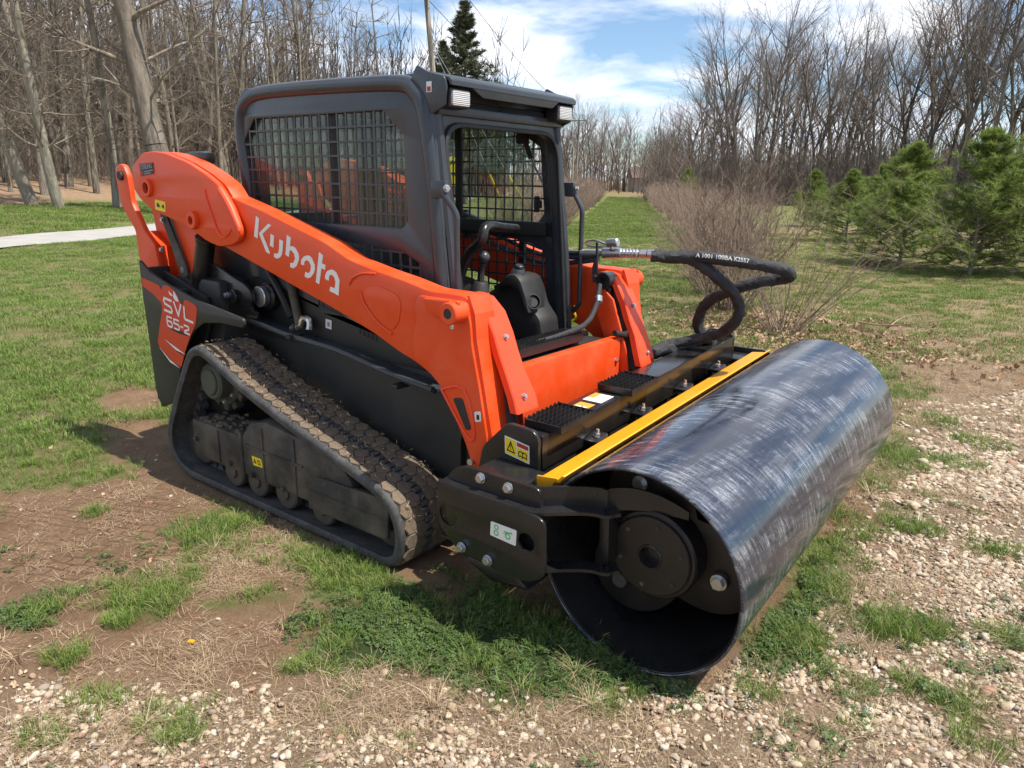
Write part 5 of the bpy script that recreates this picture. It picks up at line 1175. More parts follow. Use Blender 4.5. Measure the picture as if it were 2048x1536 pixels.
# hub with its flange
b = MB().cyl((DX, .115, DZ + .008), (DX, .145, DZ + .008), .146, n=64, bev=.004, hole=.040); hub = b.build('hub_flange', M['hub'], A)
b = MB().cyl((DX, .128, DZ + .008), (DX, .30, DZ + .008), .165, n=56, bev=.006, hole=.040); b.build('hub_drum', M['black'], A)
b = MB().cyl((DX, .110, DZ + .008), (DX, .150, DZ + .008), .046, n=40, bev=.003, hole=.039); b.build('hub_collar', M['black'], A)
MB().cyl((DX, .29, DZ + .008), (DX, .30, DZ + .008), .0405, n=30).cyl((DX, .152, DZ + .008), (DX, .29, DZ + .008), .0398, n=30, hole=.0385).build('axle_bore', M['ink'], A)
for k in range(6):
    a = 2 * math.pi * k / 6 + .3; c_ = Vector((DX + .118 * math.cos(a), .115, DZ + .008 + .118 * math.sin(a)))
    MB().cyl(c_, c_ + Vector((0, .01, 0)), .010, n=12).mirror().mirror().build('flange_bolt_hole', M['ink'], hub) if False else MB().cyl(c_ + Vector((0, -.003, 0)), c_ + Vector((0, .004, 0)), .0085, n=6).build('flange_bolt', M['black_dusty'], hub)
# side arms: mounting plate, box outer web with hole, jogged flanges to the hub
def ribbon(path, w_in, z, th, b):
    """flat bar following a plan path (x, y outer edge), width inward, thickness th"""
    n_ = len(path); v, f = [], []
    for i, (x, y) in enumerate(path):
        d = Vector(path[min(i + 1, n_ - 1)]) - Vector(path[max(i - 1, 0)]); d.normalize(); nn_ = Vector((-d.y, d.x)); q = Vector((x, y)) + nn_ * w_in
        v += [(x, y, z), (q.x, q.y, z), (q.x, q.y, z + th), (x, y, z + th)]
    for i in range(n_ - 1):
        for k in range(4): k2 = (k + 1) % 4; f.append((i * 4 + k, i * 4 + k2, (i + 1) * 4 + k2, (i + 1) * 4 + k))
    f.append((0, 1, 2, 3)); f.append(tuple((n_ - 1) * 4 + k for k in (3, 2, 1, 0))); b.add(v, f)
def jog(z):  # plan path of the outer edge
    return [(p.x, p.y) for p in smooth_path([(.30, -.13, 0), (.55, -.13, 0), (.70, -.128, 0), (.745, -.118, 0), (.80, -.075, 0), (.86, -.03, 0), (.90, -.01, 0), (.945, .0, 0), (.975, .04, 0), (1.06, .088, 0), (1.17, .10, 0)], 4)]
def side_arm(far=False):
    Y = (lambda y: DL - y) if far else (lambda y: y)
    def P(name, bb, mat, par):
        if far: bb.v = [(x, DL - y, z) for x, y, z in bb.v]; bb.f = [tuple(reversed(q)) for q in bb.f]
        return bb.build(name, M[mat], par)
    mp = rounded([(.285, .44), (.30, .545), (.345, .595), (.40, .618), (.64, .618), (.735, .618), (.735, .30), (.66, .268), (.50, .262), (.36, .29), (.295, .36)], .03, 4)
    pl = P('mounting_plate', MB().plate(mp, 'y', -.075, .020, .004), 'black', A)
    ow = [rounded([(.29, .455), (.30, .545), (.70, .545), (.785, .535), (.785, .315), (.70, .268), (.56, .268), (.53, .28), (.39, .285), (.30, .36)], .035, 5), circle(.705, .428, .034, 28), circle(.345, .42, .042, 28)]
    web = P('outer_web', MB().plate(ow, 'y', -.125, .012, .003), 'black', A)
    jf = [p for p in jog(0) if p[0] < .985]; b = MB(); ribbon(jf, .055, .535, .012, b); ribbon(jf, .055, .318, .012, b); P('arm_flange', b, 'black', A)
    # upper band of the arm, a vertical bar that follows the jog
    jp = [p for p in jog(0) if p[0] > .69]; b = MB(); v, f = [], []
    for i, (x, y) in enumerate(jp):
        d = Vector(jp[min(i + 1, len(jp) - 1)]) - Vector(jp[max(i - 1, 0)]); d.normalize(); q = Vector((x, y)) + Vector((-d.y, d.x)) * .05; q2 = q + Vector((-d.y, d.x)) * .01
        hh = .618 - .45 * max(0, x - 1.0) ** 1.2; v += [(q.x, q.y, .535), (q.x, q.y, hh), (q2.x, q2.y, hh), (q2.x, q2.y, .535)]
    for i in range(len(jp) - 1):
        for k in range(4): k2 = (k + 1) % 4; f.append((i * 4 + k, i * 4 + k2, (i + 1) * 4 + k2, (i + 1) * 4 + k))
    b.add(v, f); P('upper_band', b, 'black', A)
    P('hub_strut', MB().box((.885, .05, .33), (.925, .13, .54), .008), 'black', A)
    # hub bracket behind the flange disc and the upper gusset
    b = MB().plate(rounded([(.93, .50), (.99, .53), (1.06, .53), (1.16, .47), (1.18, .38), (1.12, .26), (.97, .235), (.92, .28)], .03, 4), 'y', .155, .020, .004); P('hub_bracket', b, 'black', A)
    b = MB(); ribbon([(p[0], p[1] + .03) for p in jog(0)], .05, .595, .010, b)
    P('spacer_block', MB().box((.40, -.055, .54), (.64, .092, .592), .012), 'black', A)
    for x_, z_ in ((.475, .592), (.600, .588), (.41, .312), (.535, .302)):
        yq = -.087 if z_ > .5 else -.133
        P('arm_bolt', MB().hexbolt((x_, yq, z_), (0, -1, 0), .0165, .014), 'steel', pl)
    return web
webN = side_arm(); webF = side_arm(True)
b = MB().plate(rounded([(.35, .24), (.62, .24), (.68, .20), (.50, .17)], .01), 'y', .0, .16, .01); b.build('lower_frame_foot', M['black'], A)
stw = plate('white_green_sticker', rounded([(.553, .463), (.667, .462), (.662, .400), (.548, .407)], .005), 'y', -.1322, .0016, M['white_sticker'], webN, 0)
b = MB()
for cx_, cz_, r_ in ((.578, .447, .010), (.576, .424, .011), (.628, .427, .012)): b.cyl((cx_, -.1338, cz_), (cx_, -.1330, cz_), r_, n=20, hole=r_ * .62)
b.plate([(.612, .444), (.648, .443), (.648, .440), (.612, .441)], 'y', -.1334, .0008, 0); b.plate([(.608, .436), (.645, .448), (.647, .445), (.610, .433)], 'y', -.1333, .0008, 0); b.build('sticker_print', M['green_ink'], stw)
# cross beam between end plates
BX0, BX1, BZ0, BZ1 = .46, .598, .575, .71
beam = MB().box((BX0, .12, BZ0), (BX1, 1.93, BZ1), .006).build('cross_beam', M['gloss_black'], A)
EP = rounded([(.30, .50), (.33, .62), (.455, .742), (.575, .735), (.598, .705), (.592, .50)], [.02, .03, .02, .025, .02, .01], 5)
for yy in (.105, 1.945):
    plate('end_plate', [EP], 'y', yy, .020, M['black'], A, .004)
for y0, y1 in ((.12, .36), (.62, .86), (1.16, 1.40), (1.68, 1.93)):   # web plates hanging under the beam, openings between them
    MB().box((.575, y0, .44), (.590, y1, .576), .003).build('beam_gusset', M['black'], A)
MB().box((.48, .12, .42), (.50, 1.93, .58), .003).build('back_plate', M['black'], A)
MB().box((.42, .12, .40), (.58, 1.93, .43), .003).build('lower_beam', M['black'], A)
# coupler plate behind
b = MB().plate(rounded([(.18, .45), (.16, .80), (1.34, .80), (1.32, .45)], .04), 'z', 0, .01, 0) if False else MB().box((.40, .22, .30), (.455, 1.30, .66), .006); b.build('coupler_plate', M['black'], A)
for yy in (.27, .50, 1.02, 1.25):
    b = MB().box((.30, yy - .012, .36), (.40, yy + .012, .64), .004); b.build('coupler_ear', M['black'], A)
# serrated steps and stickers on the beam
def step2(y0, y1):
    s_ = serrated(.480, .645, y0, y1, .748, .034, 6, 8, M['black'], A, 'step_pad', .012); return s_
step2(.17, .40); step2(.70, .935)
lab = plate('instruction_label', [(.490, .560), (.580, .560), (.580, .665), (.490, .665)], 'z', .7112, .0012, M['white_sticker'], beam, 0); plate('label_band', [(.490, .600), (.520, .600), (.520, .665), (.490, .665)], 'z', .7122, .0008, M['orange_ink'], lab, 0)
b = MB()
for k in range(5): b.box((.535 + k * .008, .57, .7121), (.538 + k * .008, .655, .7126))
b.build('label_print', M['grey_ink'], lab)
lab2 = plate('warning_label', [(.500, .445), (.570, .445), (.570, .53), (.500, .53)], 'z', .7112, .0012, M['orange_ink'], beam, 0); plate('label_print', [(.51, .46), (.56, .46), (.56, .485), (.51, .485)], 'z', .7122, .0008, M['white_sticker'], lab2, 0)
# yellow warning plate on the near end plate: triangle with an exclamation mark, open book
wl_ = plate('yellow_warning_plate', rounded([(.443, .690), (.557, .672), (.557, .600), (.443, .618)], .004), 'y', .0938, .0016, M['white_sticker'], A, 0)
plate('warning_field', [(.447, .685), (.497, .677), (.497, .614), (.447, .622)], 'y', .0926, .0008, M['yellow_sticker'], wl_, 0); plate('warning_field', [(.501, .655), (.553, .647), (.553, .605), (.501, .613)], 'y', .0926, .0008, M['yellow_sticker'], wl_, 0)
plate('warning_band', [(.501, .676), (.553, .668), (.553, .652), (.501, .660)], 'y', .0926, .0008, M['red_ink'], wl_, 0)
b = MB().plate([[(.472, .676), (.452, .632), (.492, .626)], [(.472, .664), (.459, .636), (.485, .632)]], 'y', .0920, .0006, 0); b.plate([(.470, .660), (.474, .660), (.473, .645), (.471, .645)], 'y', .0919, .0006, 0); b.plate([(.470, .642), (.474, .642), (.474, .638), (.470, .638)], 'y', .0919, .0006, 0)
b.plate([[(.507, .641), (.520, .645), (.527, .640), (.534, .643), (.547, .635), (.547, .613), (.534, .620), (.527, .615), (.520, .622), (.507, .619)], [(.511, .637), (.519, .640), (.525, .635), (.525, .622), (.519, .627), (.511, .624)], [(.529, .635), (.535, .638), (.543, .632), (.543, .619), (.535, .625), (.529, .621)]], 'y', .0920, .0006, 0); b.build('warning_print', M['ink'], wl_)
# yellow scraper bar
SC = rounded([(.665, .622), (.742, .632), (.760, .652), (.768, .648), (.748, .621), (.672, .608), (.664, .545), (.656, .548)], .003, 2)
scr = plate('yellow_scraper', [SC], 'y', DL / 2 + .02, DL + .02, M['yellow'], A, .002); scr.location = (0, 0, -.012)
b = MB().plate(rounded([(.65, .625), (.74, .636), (.705, .585), (.655, .545)], .006), 'y', .012, .008, .002); b.build('scraper_end', M['yellow'], scr)
for yy in (.42, .80, 1.22, 1.62):
    c_ = MB().box((.60, yy - .02, .600), (.665, yy + .06, .618), .004, Matrix.Rotation(.2, 3, 'X')); br = c_.build('scraper_bracket', M['black'], A)
    MB().hexbolt((.635, yy + .02, .618), (.2, 0, 1), .012, .012).cyl((.635, yy + .02, .618), (.64, yy + .02, .648), .007, n=8).build('scraper_bolt', M['steel'], br)
# sleeved hydraulic hoses from the left arm couplers down to the motor side (world metres, then into the attachment's frame)
def toA(p): return A_inv @ Vector(p)
A_inv = (Matrix.Translation((0, -.742, -.007)) @ Matrix.Rotation(.05, 4, 'X')).inverted()
hA = [(.405, .52, 1.276), (.475, .55, 1.268), (.575, .60, 1.272), (.69, .64, 1.266), (.785, .69, 1.255), (.90, .75, 1.236), (.955, .80, 1.218), (.955, .85, 1.190), (.90, .86, 1.170), (.80, .84, 1.145), (.71, .82, 1.11), (.62, .82, 1.065), (.55, .84, 1.01), (.515, .86, .95), (.51, .87, .88), (.54, .90, .83), (.56, .95, .79)]
hB = [(.40, .50, 1.268), (.50, .57, 1.262), (.56, .60, 1.258), (.63, .64, 1.212), (.69, .66, 1.165), (.74, .68, 1.12), (.765, .72, 1.06), (.765, .74, 1.0), (.735, .76, .945), (.68, .78, .895), (.60, .80, .855), (.52, .78, .83), (.42, .72, .80), (.365, .62, .765), (.36, .52, .74)]
b = MB().tube([toA(p) for p in hA], .0285, 12, 6, wob=.22, seed=1); h1 = b.build('hose_sleeve', M['sleeve'], A)
b = MB().tube([toA(p) for p in hB], .027, 12, 6, wob=.24, seed=2); h2 = b.build('hose_sleeve', M['sleeve'], A)
b = MB().tube([toA(p) for p in [(.36, .50, .745), (.38, .62, .765), (.44, .74, .79), (.50, .86, .81), (.53, .98, .82), (.55, 1.06, .81)]], .032, 12, 6, wob=.25, seed=3); b.build('hose_sleeve', M['sleeve'], A)
b = MB().tube([toA(p) for p in [(.40, .52, 1.276), (.47, .548, 1.268), (.545, .585, 1.268)]], .021, 12, 4); b.build('hose_end', M['dark'], A)
# pale woven print on the upper sleeve
v_, f_ = text_geo('A 1001 100BA K2557', .027, ext=.0003, bold=.0009)
pa = [Vector(p) for p in hA[2:6]]; sp_p = smooth_path(pa, 12); dl = [0]
for i in range(1, len(sp_p)): dl.append(dl[-1] + (sp_p[i] - sp_p[i - 1]).length)
vv = []
for p in v_:
    d_ = p[0] + .01
    i = min(range(len(dl) - 1), key=lambda k: abs(dl[k] - d_)) ; i = min(i, len(sp_p) - 2); t_ = (sp_p[i + 1] - sp_p[i]).normalized(); base = sp_p[i] + t_ * (d_ - dl[i])
    side = Vector((t_.y, -t_.x, 0)).normalized(); aa = (p[1] - .008) / .0305 + .35
    vv.append(toA(base + (side * math.cos(aa) + Vector((0, 0, 1)) * math.sin(aa)) * .0318))
pyobj('sleeve_print', vv, f_, M['white_sticker'], h1, False)

# ------------------------------------------------------------------ trees and shrubs
def seg_mesh(name, segs, mat):
    """segs: list of (p0, p1, r0, r1, sides) -> one mesh of open tapered prisms"""
    V, F = [], []; base = 0
    by = {}
    for s in segs: by.setdefault(s[4], []).append(s)
    for n_, L_ in by.items():
        P0 = np.array([s[0] for s in L_]); P1 = np.array([s[1] for s in L_]); R0 = np.array([s[2] for s in L_]); R1 = np.array([s[3] for s in L_])
        D = P1 - P0; D /= np.maximum(np.linalg.norm(D, axis=1), 1e-9)[:, None]
        ref = np.where(np.abs(D[:, 2:3]) < 0.9, np.array([[0, 0, 1.0]]), np.array([[1.0, 0, 0]])); U_ = np.cross(D, ref); U_ /= np.linalg.norm(U_, axis=1)[:, None]; W_ = np.cross(D, U_)
        k = np.arange(n_) * 2 * math.pi / n_; c, s_ = np.cos(k), np.sin(k)
        ring = U_[:, None, :] * c[None, :, None] + W_[:, None, :] * s_[None, :, None]
        A_ = P0[:, None, :] + ring * R0[:, None, None]; B_ = P1[:, None, :] + ring * R1[:, None, None]
        v = np.concatenate([A_, B_], 1).reshape(-1, 3); m = len(L_)
        i0 = (np.arange(m) * 2 * n_)[:, None] + np.arange(n_)[None, :]; i1 = (np.arange(m) * 2 * n_)[:, None] + (np.arange(n_)[None, :] + 1) % n_
        f = np.stack([i0, i0 + n_, i1 + n_, i1], 2).reshape(-1, 4) + base; V.append(v); F.append(f); base += len(v)
    V = np.concatenate(V); F = np.concatenate(F).astype(np.int32); me = bpy.data.meshes.new(name)
    me.vertices.add(len(V)); me.vertices.foreach_set('co', V.astype(np.float32).ravel()); me.loops.add(F.size); me.loops.foreach_set('vertex_index', F.ravel())
    me.polygons.add(len(F)); me.polygons.foreach_set('loop_start', np.arange(len(F), dtype=np.int32) * 4); me.polygons.foreach_set('loop_total', np.full(len(F), 4, np.int32))
    me.update(calc_edges=True); me.polygons.foreach_set('use_smooth', np.ones(len(F), bool)); me.materials.append(mat); return me
def grow(r_, p, d, L_, rad, level, out, lim, cfg):
    """recursive branch; out[level] collects segments"""
    n_ = max(3, int(cfg['n'][level])); sl = L_ / n_; pos = np.array(p, float); d = np.array(d, float); kids = []
    for i in range(n_):
        t0, t1 = i / n_, (i + 1) / n_; wv = cfg['wob'][level]
        d = d + np.array([r_.gauss(0, wv), r_.gauss(0, wv), r_.gauss(0, wv * .6) + cfg['up'][level]]); d /= np.linalg.norm(d)
        q = pos + d * sl; e = cfg['tip'][level]; a = rad * (1 - t0 * (1 - e)); b_ = rad * (1 - t1 * (1 - e))
        out[level].append((tuple(pos), tuple(q), a, b_, cfg['sides'][level]))
        pos = q
        if level < lim and t1 > cfg['start'][level]:
            kids.append((pos.copy(), d.copy(), t1, b_))
    if level < lim:
        m = cfg['kids'][level]
        for j in range(m):
            pp, dd, t, br = kids[r_.randrange(len(kids))] if level else kids[min(len(kids) - 1, int(len(kids) * ((j + r_.random()) / m)))]
            a = r_.uniform(0, 6.283); ref = np.cross(dd, [0.3, 0.2, 1.0]); ref /= max(np.linalg.norm(ref), 1e-6); w = np.cross(dd, ref)
            an = R(r_.uniform(*cfg['ang'][level])); nd = dd * math.cos(an) + (ref * math.cos(a) + w * math.sin(a)) * math.sin(an)
            ln = L_ * r_.uniform(*cfg['len'][level]) * (1 - cfg['fall'][level] * (t - cfg['start'][level]))
            grow(r_, pp, nd, ln, min(br * 0.8, rad * r_.uniform(*cfg['rad'][level])), level + 1, out, lim, cfg)
def make_tree(seed, h, rad, cfg, bark, twig, lim=3):
    r_ = random.Random(seed); out = [[] for _ in range(lim + 1)]
    grow(r_, (0, 0, -0.3), (r_.gauss(0, .03), r_.gauss(0, .03), 1), h, rad, 0, out, lim, cfg)
    tr_ = seg_mesh('trunk', out[0] + out[1][:0], bark)
    cr_ = seg_mesh('crown', [s for l in out[1:] for s in l], twig); return tr_, cr_
FOREST = dict(n=[12, 5, 4, 3], wob=[.035, .14, .2, .25], up=[.01, .06, .05, .03], tip=[.25, .15, .3, .4], sides=[9, 5, 3, 3], start=[.14, .15, .15, .2], kids=[46, 7, 5, 0], ang=[(45, 85), (25, 60), (25, 60), (20, 50)], len=[(.10, .24), (.35, .6), (.35, .6), (.4, .6)], fall=[.3, .3, .3, .3], rad=[(.10, .24), (.3, .5), (.35, .5), (.4, .5)])
FIELD = dict(n=[10, 7, 5, 3], wob=[.05, .11, .15, .2], up=[.01, .10, .07, .04], tip=[.22, .15, .3, .4], sides=[8, 5, 3, 3], start=[.20, .15, .15, .2], kids=[17, 10, 8, 0], ang=[(22, 55), (22, 50), (20, 50), (20, 50)], len=[(.35, .62), (.32, .58), (.3, .55), (.4, .6)], fall=[.55, .4, .3, .3], rad=[(.22, .42), (.24, .38), (.30, .42), (.4, .5)])
TV = [make_tree(100 + i, 17 + (i % 3) * 1.5, .17 + .05 * (i % 3), FOREST, M['bark'], M['twig'], 3) for i in range(5)]
TF = [make_tree(200 + i, 12.5, .16, dict(FIELD, kids=[16, 9, 8, 0]), M['bark_far'], M['twig_far'], 3) for i in range(5)]
def tree_obj(name, meshes, loc, rot, scale, label, cat='tree', group=None, tilt=(0, 0), radial=1.0):
    t = empty(name, loc); t.rotation_euler = (tilt[0], tilt[1], rot); t.scale = (scale * radial, scale * radial, scale); tag(t, label, cat, group)
    for me, nm in zip(meshes, ('trunk', 'crown')):
        link(bpy.data.objects.new(nm, me), t)
    return t
def polar(u, dist):
    """ground point at a picture column's bearing (offsets from the viewpoint, metres)"""
    d = fw + rr * ((u - 1024) / 1478.6) - uu * ((372 - 768) / 1478.6); d = Vector((d.x, d.y, 0)).normalized(); return CAMP.x + d.x * dist, CAMP.y + d.y * dist
r7 = random.Random(77)
G_LEFT = 'bare trees of the roadside wood'
G_RIGHT = 'bare trees of the wood beyond the field'
G_END = 'bare trees at the far end of the lane'
def col_of(x, y, z=3.0):
    d = Vector((x, y, z)) - CAMP; return 1024 + 1478.6 * d.dot(rr) / d.dot(fw)
def where_left(x, y):
    u = col_of(x, y)
    for lim, w in ((90, 'far left end of the wood'), (190, 'above the pale road bend'), (270, 'between pale and shaggy trees'), (400, 'beside the thick shaggy tree'), (520, 'just left of the cab'), (640, 'over the cab roof rear'), (760, 'over the middle of the cab roof'), (860, 'left of the utility pole'), (960, 'right of the utility pole'), (9e9, 'seen through or past the cab')):
        if u < lim: return w
ORD = ['first', 'second', 'third', 'fourth', 'fifth', 'sixth', 'seventh', 'eighth', 'ninth', 'tenth', 'eleventh', 'twelfth', 'thirteenth', 'fourteenth', 'fifteenth', 'sixteenth', 'seventeenth', 'eighteenth', 'nineteenth', 'twentieth', 'twenty-first', 'twenty-second', 'twenty-third', 'twenty-fourth', 'twenty-fifth', 'twenty-sixth', 'twenty-seventh', 'twenty-eighth', 'twenty-ninth', 'thirtieth']
# left wood: world positions on a jittered grid beyond the road verge
npl = 0
cand = []
for i in range(400):
    s_ = 28.0 + (r7.random() ** 1.2) * 42; t_ = r7.uniform(-14, 92); x, y = st(s_, t_); cand.append((s_, x, y))
used = []
for s_, x, y in sorted(cand):
    dx, dy = x - CAMP.x, y - CAMP.y; f_ = dx * fh.x + dy * fh.y; q_ = dx * rh.x + dy * rh.y
    if f_ < 5 or abs(q_) > f_ * .80 + 3: continue
    if any((x - a) ** 2 + (y - b_) ** 2 < 1.7 for a, b_ in used): continue
    used.append((x, y)); sc = r7.uniform(.85, 1.15); npl += 1
    if npl > 165: break
    rad_ = r7.choice((.6, .8, 1.0, 1.25)); tl_ = -.045 + r7.gauss(0, .045)
    lb = {.6: 'thin', .8: 'slender', 1.0: 'middling', 1.25: 'stout'}[rad_] + ' bare tree, ' + ('leaning left, ' if tl_ < -.07 else 'upright, ' if tl_ > -.03 else 'slightly leaning, ') + ('front row, ' if s_ < 33 else 'second row, ' if s_ < 40 else 'deep in the wood, ') + where_left(x, y)
    o = tree_obj('bare_tree', TV[r7.randrange(5)], (x, y, hz(x, y)), r7.uniform(0, 6.28), sc, lb, 'tree', G_LEFT, (r7.gauss(0, .04), tl_), rad_)
# the individual trees that stand out along the edge
BIGC = dict(FOREST, kids=[30, 8, 5, 0], start=[.2, .15, .15, .2], rad=[(.12, .26), (.3, .5), (.35, .5), (.4, .5)], tip=[.5, .15, .3, .4])
big = make_tree(301, 19, .50, BIGC, m_bark('shaggy_grey_bark', (.075, .062, .048), (.215, .182, .146), 1.7, .2), M['twig'], 3)
x, y = polar(345, 35); tree_obj('thick_tree', big, (x, y, hz(x, y)), 1.0, 1.0, 'thick shaggy-barked tree leaning left behind the loader arm, widest trunk of the wood', 'tree', None, (-.05, -.115))
# unambiguous ones
x, y = polar(112, 37); tree_obj('pale_tree', make_tree(302, 16, .23, FOREST, m_bark('pale_bark', (.17, .148, .115), (.34, .305, .245), 2.4, .2), M['twig'], 3), (x, y, hz(x, y)), 2.0, 1.0, 'pale-barked tree with a knot hole, leftmost light trunk at the edge of the wood', 'tree', None, (-.05, -.13))
x, y = polar(60, 39); tree_obj('leaning_tree', make_tree(303, 18, .27, FOREST, M['bark'], M['twig'], 3), (x, y, hz(x, y)), 2.6, 1.0, 'olive-grey tree leaning left strongly at the wood\'s left end', 'tree', None, (-.10, -.17))
x, y = polar(230, 38); tree_obj('forked_tree', make_tree(304, 16, .2, dict(FOREST, kids=[30, 7, 5, 0], start=[.1, .15, .15, .2]), m_bark('fawn_bark', (.16, .14, .11), (.32, .28, .23), 2.4, .2), M['twig'], 3), (x, y, hz(x, y)), 4.0, 1.0, 'fawn-barked forked tree just left of the thick shaggy tree', 'tree', None, (-.04, -.10))

# right wood, behind the pines and the big shrub
cnt = 0
def right_tree(u, dist, h_px, label=None, group=G_RIGHT, k=None, radial=1.0):
    global cnt
    x, y = polar(u, dist); z0 = hz(x, y); top = CAMP.z + dist * ((372 - h_px) / 1478.6) * 1.0; sc = max(.3, (top - z0) / 14.2); cnt += 1
    return tree_obj('bare_tree', TF[(cnt * 3 + int(u)) % 5 if k is None else k], (x, y, z0), r7.uniform(0, 6.28), sc, label or 'bare dark tree in the wood beyond the field', 'tree', group, (r7.gauss(0, .03), r7.gauss(0, .03)), radial)
def skyline(u):     # tree-top row in the photograph's rows along the right wood
    pts = [(1300, 300), (1340, 240), (1380, 160), (1430, 120), (1480, 60), (1530, 55), (1580, 110), (1640, 60), (1700, 70), (1740, 110), (1800, 60), (1850, 15), (1900, 10), (1960, -20), (2048, -40), (2300, -60)]
    for (a, b_), (c_, d_) in zip(pts[:-1], pts[1:]):
        if a <= u <= c_: return b_ + (d_ - b_) * (u - a) / (c_ - a)
    return -60
for i in range(58):
    u = 1330 + (i % 36) * 25 + r7.uniform(-12, 12); row = i // 36; dist = (74 if row == 0 else 92) + r7.uniform(-7, 9) - (u - 1330) * .012
    sk = skyline(u) + r7.uniform(0, 95) * (1 if row == 0 else .7)
    hgt = 'tall' if sk < skyline(u) + 30 else 'medium' if sk < skyline(u) + 62 else 'short'; wr = [w for l_, w in ((1400, 'where the far wood begins'), (1480, 'left of the highest crown'), (1560, 'beneath the highest pale crown'), (1650, 'right of the highest crown'), (1750, 'above the smaller pines'), (1850, 'above the leader-shoot pine'), (1950, 'left of the broad dark crown'), (9e9, 'above the nearest pine')) if u < l_][0]; rd_ = r7.choice((.8, 1.0, 1.15))
    right_tree(u, dist, sk, f"{hgt} {'thin' if rd_ < .9 else 'sturdy' if rd_ > 1.1 else 'plain'} bare tree, {'front' if row == 0 else 'rear'} of the far wood, {wr}", radial=rd_)
right_tree(1905, 62, 5, 'tall dark spreading tree, broadest crown behind the right-hand pines', None, 1, 1.2)
right_tree(1505, 66, 45, 'tall pale fine-twigged tree standing highest left of the gap in the wood', None, 2, .8)
right_tree(1990, 66, -30, 'tall tree at the picture\'s right edge above the nearest pine', None, 3, 1.1)
for i in range(34):
    u = 1120 + i * 7.6 + r7.uniform(-6, 6); d_ = r7.uniform(120, 165); base = 225 + abs(u - 1195) * .35 if u < 1290 else 270 - (u - 1290) * .8
    q_ = r7.uniform(0, 55); right_tree(u, d_, base + q_, f"{'tall' if q_ < 18 else 'low' if q_ > 38 else 'middling'} distant bare tree, {'nearer' if d_ < 142 else 'farther'}, " + [w for l_, w in ((1160, 'by the small poles'), (1200, 'left of the lane end'), (1240, 'just left of the lane end'), (1280, 'over the lane end'), (1330, 'right of the lane end'), (9e9, 'before the far wood starts')) if u < l_][0], G_END)
for i in range(16):
    u = 940 + i * 16 + r7.uniform(-6, 6); right_tree(u, r7.uniform(100, 150), 225 + r7.uniform(-20, 40), ORD[i] + ' distant bare tree behind the cab, counted from its far window to the lane', G_END)

# undergrowth: thin stems filling the foot of the woods
def brush(name, pts, h0, h1, mat, label, per=7, w=.012, kink=.25):
    r_ = random.Random(len(pts)); segs = []
    for x, y in pts:
        z = hz(x, y)
        for _ in range(per):
            a = r_.uniform(0, 6.28); d = np.array([math.cos(a) * .35, math.sin(a) * .35, 1.0]); p = np.array([x + r_.gauss(0, .25), y + r_.gauss(0, .25), z - .05]); h = r_.uniform(h0, h1); n_ = 4; ww = w * r_.uniform(.6, 1.3)
            for i in range(n_):
                d = d + np.array([r_.gauss(0, kink), r_.gauss(0, kink), 0]); d /= np.linalg.norm(d); q = p + d * h / n_
                segs.append((tuple(p), tuple(q), ww * (1 - i / n_ * .7), ww * (1 - (i + 1) / n_ * .7), 3))
                if i and r_.random() < .8:
                    e = d + np.array([r_.gauss(0, .6), r_.gauss(0, .6), .1]); e /= np.linalg.norm(e); segs.append((tuple(q), tuple(q + e * h * .28), ww * .5, ww * .25, 3))
                p = q
    o = link(bpy.data.objects.new(name, seg_mesh(name, segs, mat))); return tag(o, label, None, None, 'stuff')
pts = []
for i in range(2000):
    s_ = 33 + r7.random() ** 1.1 * 24; t_ = r7.uniform(-16, 90); x, y = st(s_, t_); pts.append((x, y))
pts = [(x, y) for x, y in pts if (lambda f_, q_: f_ > 5 and abs(q_) < f_ * .75 + 2)((x - CAMP.x) * fh.x + (y - CAMP.y) * fh.y, (x - CAMP.x) * rh.x + (y - CAMP.y) * rh.y)]
brush('undergrowth', pts, .8, 4.6, M['twig'], 'tangled brown undergrowth at the foot of the roadside wood', 7, .014)
pts = []
for i in range(900): u = r7.uniform(1290, 2120); pts.append(polar(u, r7.uniform(66, 92)))
brush('undergrowth', pts, 1.5, 5.5, M['twig_far'], 'dark brown undergrowth at the foot of the far wood', 7, .03)
# far wooded background masses, thousands of distant stems
def far_mass(name, us, d0, d1, h0, h1, n_, label, w=.05):
    segs = []; r_ = random.Random(int(us[0]))
    for i in range(n_):
        u = r_.uniform(*us); x, y = polar(u, r_.uniform(d0, d1)); z = hz(x, y); h = r_.uniform(h0, h1); p = np.array([x, y, z]); d = np.array([r_.gauss(0, .06), r_.gauss(0, .06), 1]); k = 5
        for j in range(k):
            d = d + np.array([r_.gauss(0, .06), r_.gauss(0, .06), 0]); d /= np.linalg.norm(d); q = p + d * h / k; segs.append((tuple(p), tuple(q), w * (1.6 - j / k * 1.3), w * (1.6 - (j + 1) / k * 1.3), 3))
            for _ in range(3):
                e = d + np.array([r_.gauss(0, .5), r_.gauss(0, .5), .15]); e /= np.linalg.norm(e); l = h * r_.uniform(.06, .16); segs.append((tuple(q), tuple(q + e * l), w * .5, w * .2, 3))
            p = q
    o = link(bpy.data.objects.new(name, seg_mesh(name, segs, M['twig_far']))); tag(o, label, None, None, 'stuff')
far_mass('distant_woods', (-250, 1010), 74, 110, 6, 16, 1900, 'dense bare wood filling the distance behind the roadside trees', .07)
far_mass('distant_woods', (1300, 2300), 96, 130, 4, 10, 1100, 'dense bare wood far behind the field', .06)
far_mass('distant_woods', (900, 1330), 150, 200, 5, 10, 700, 'low distant woods behind the end of the lane', .06)

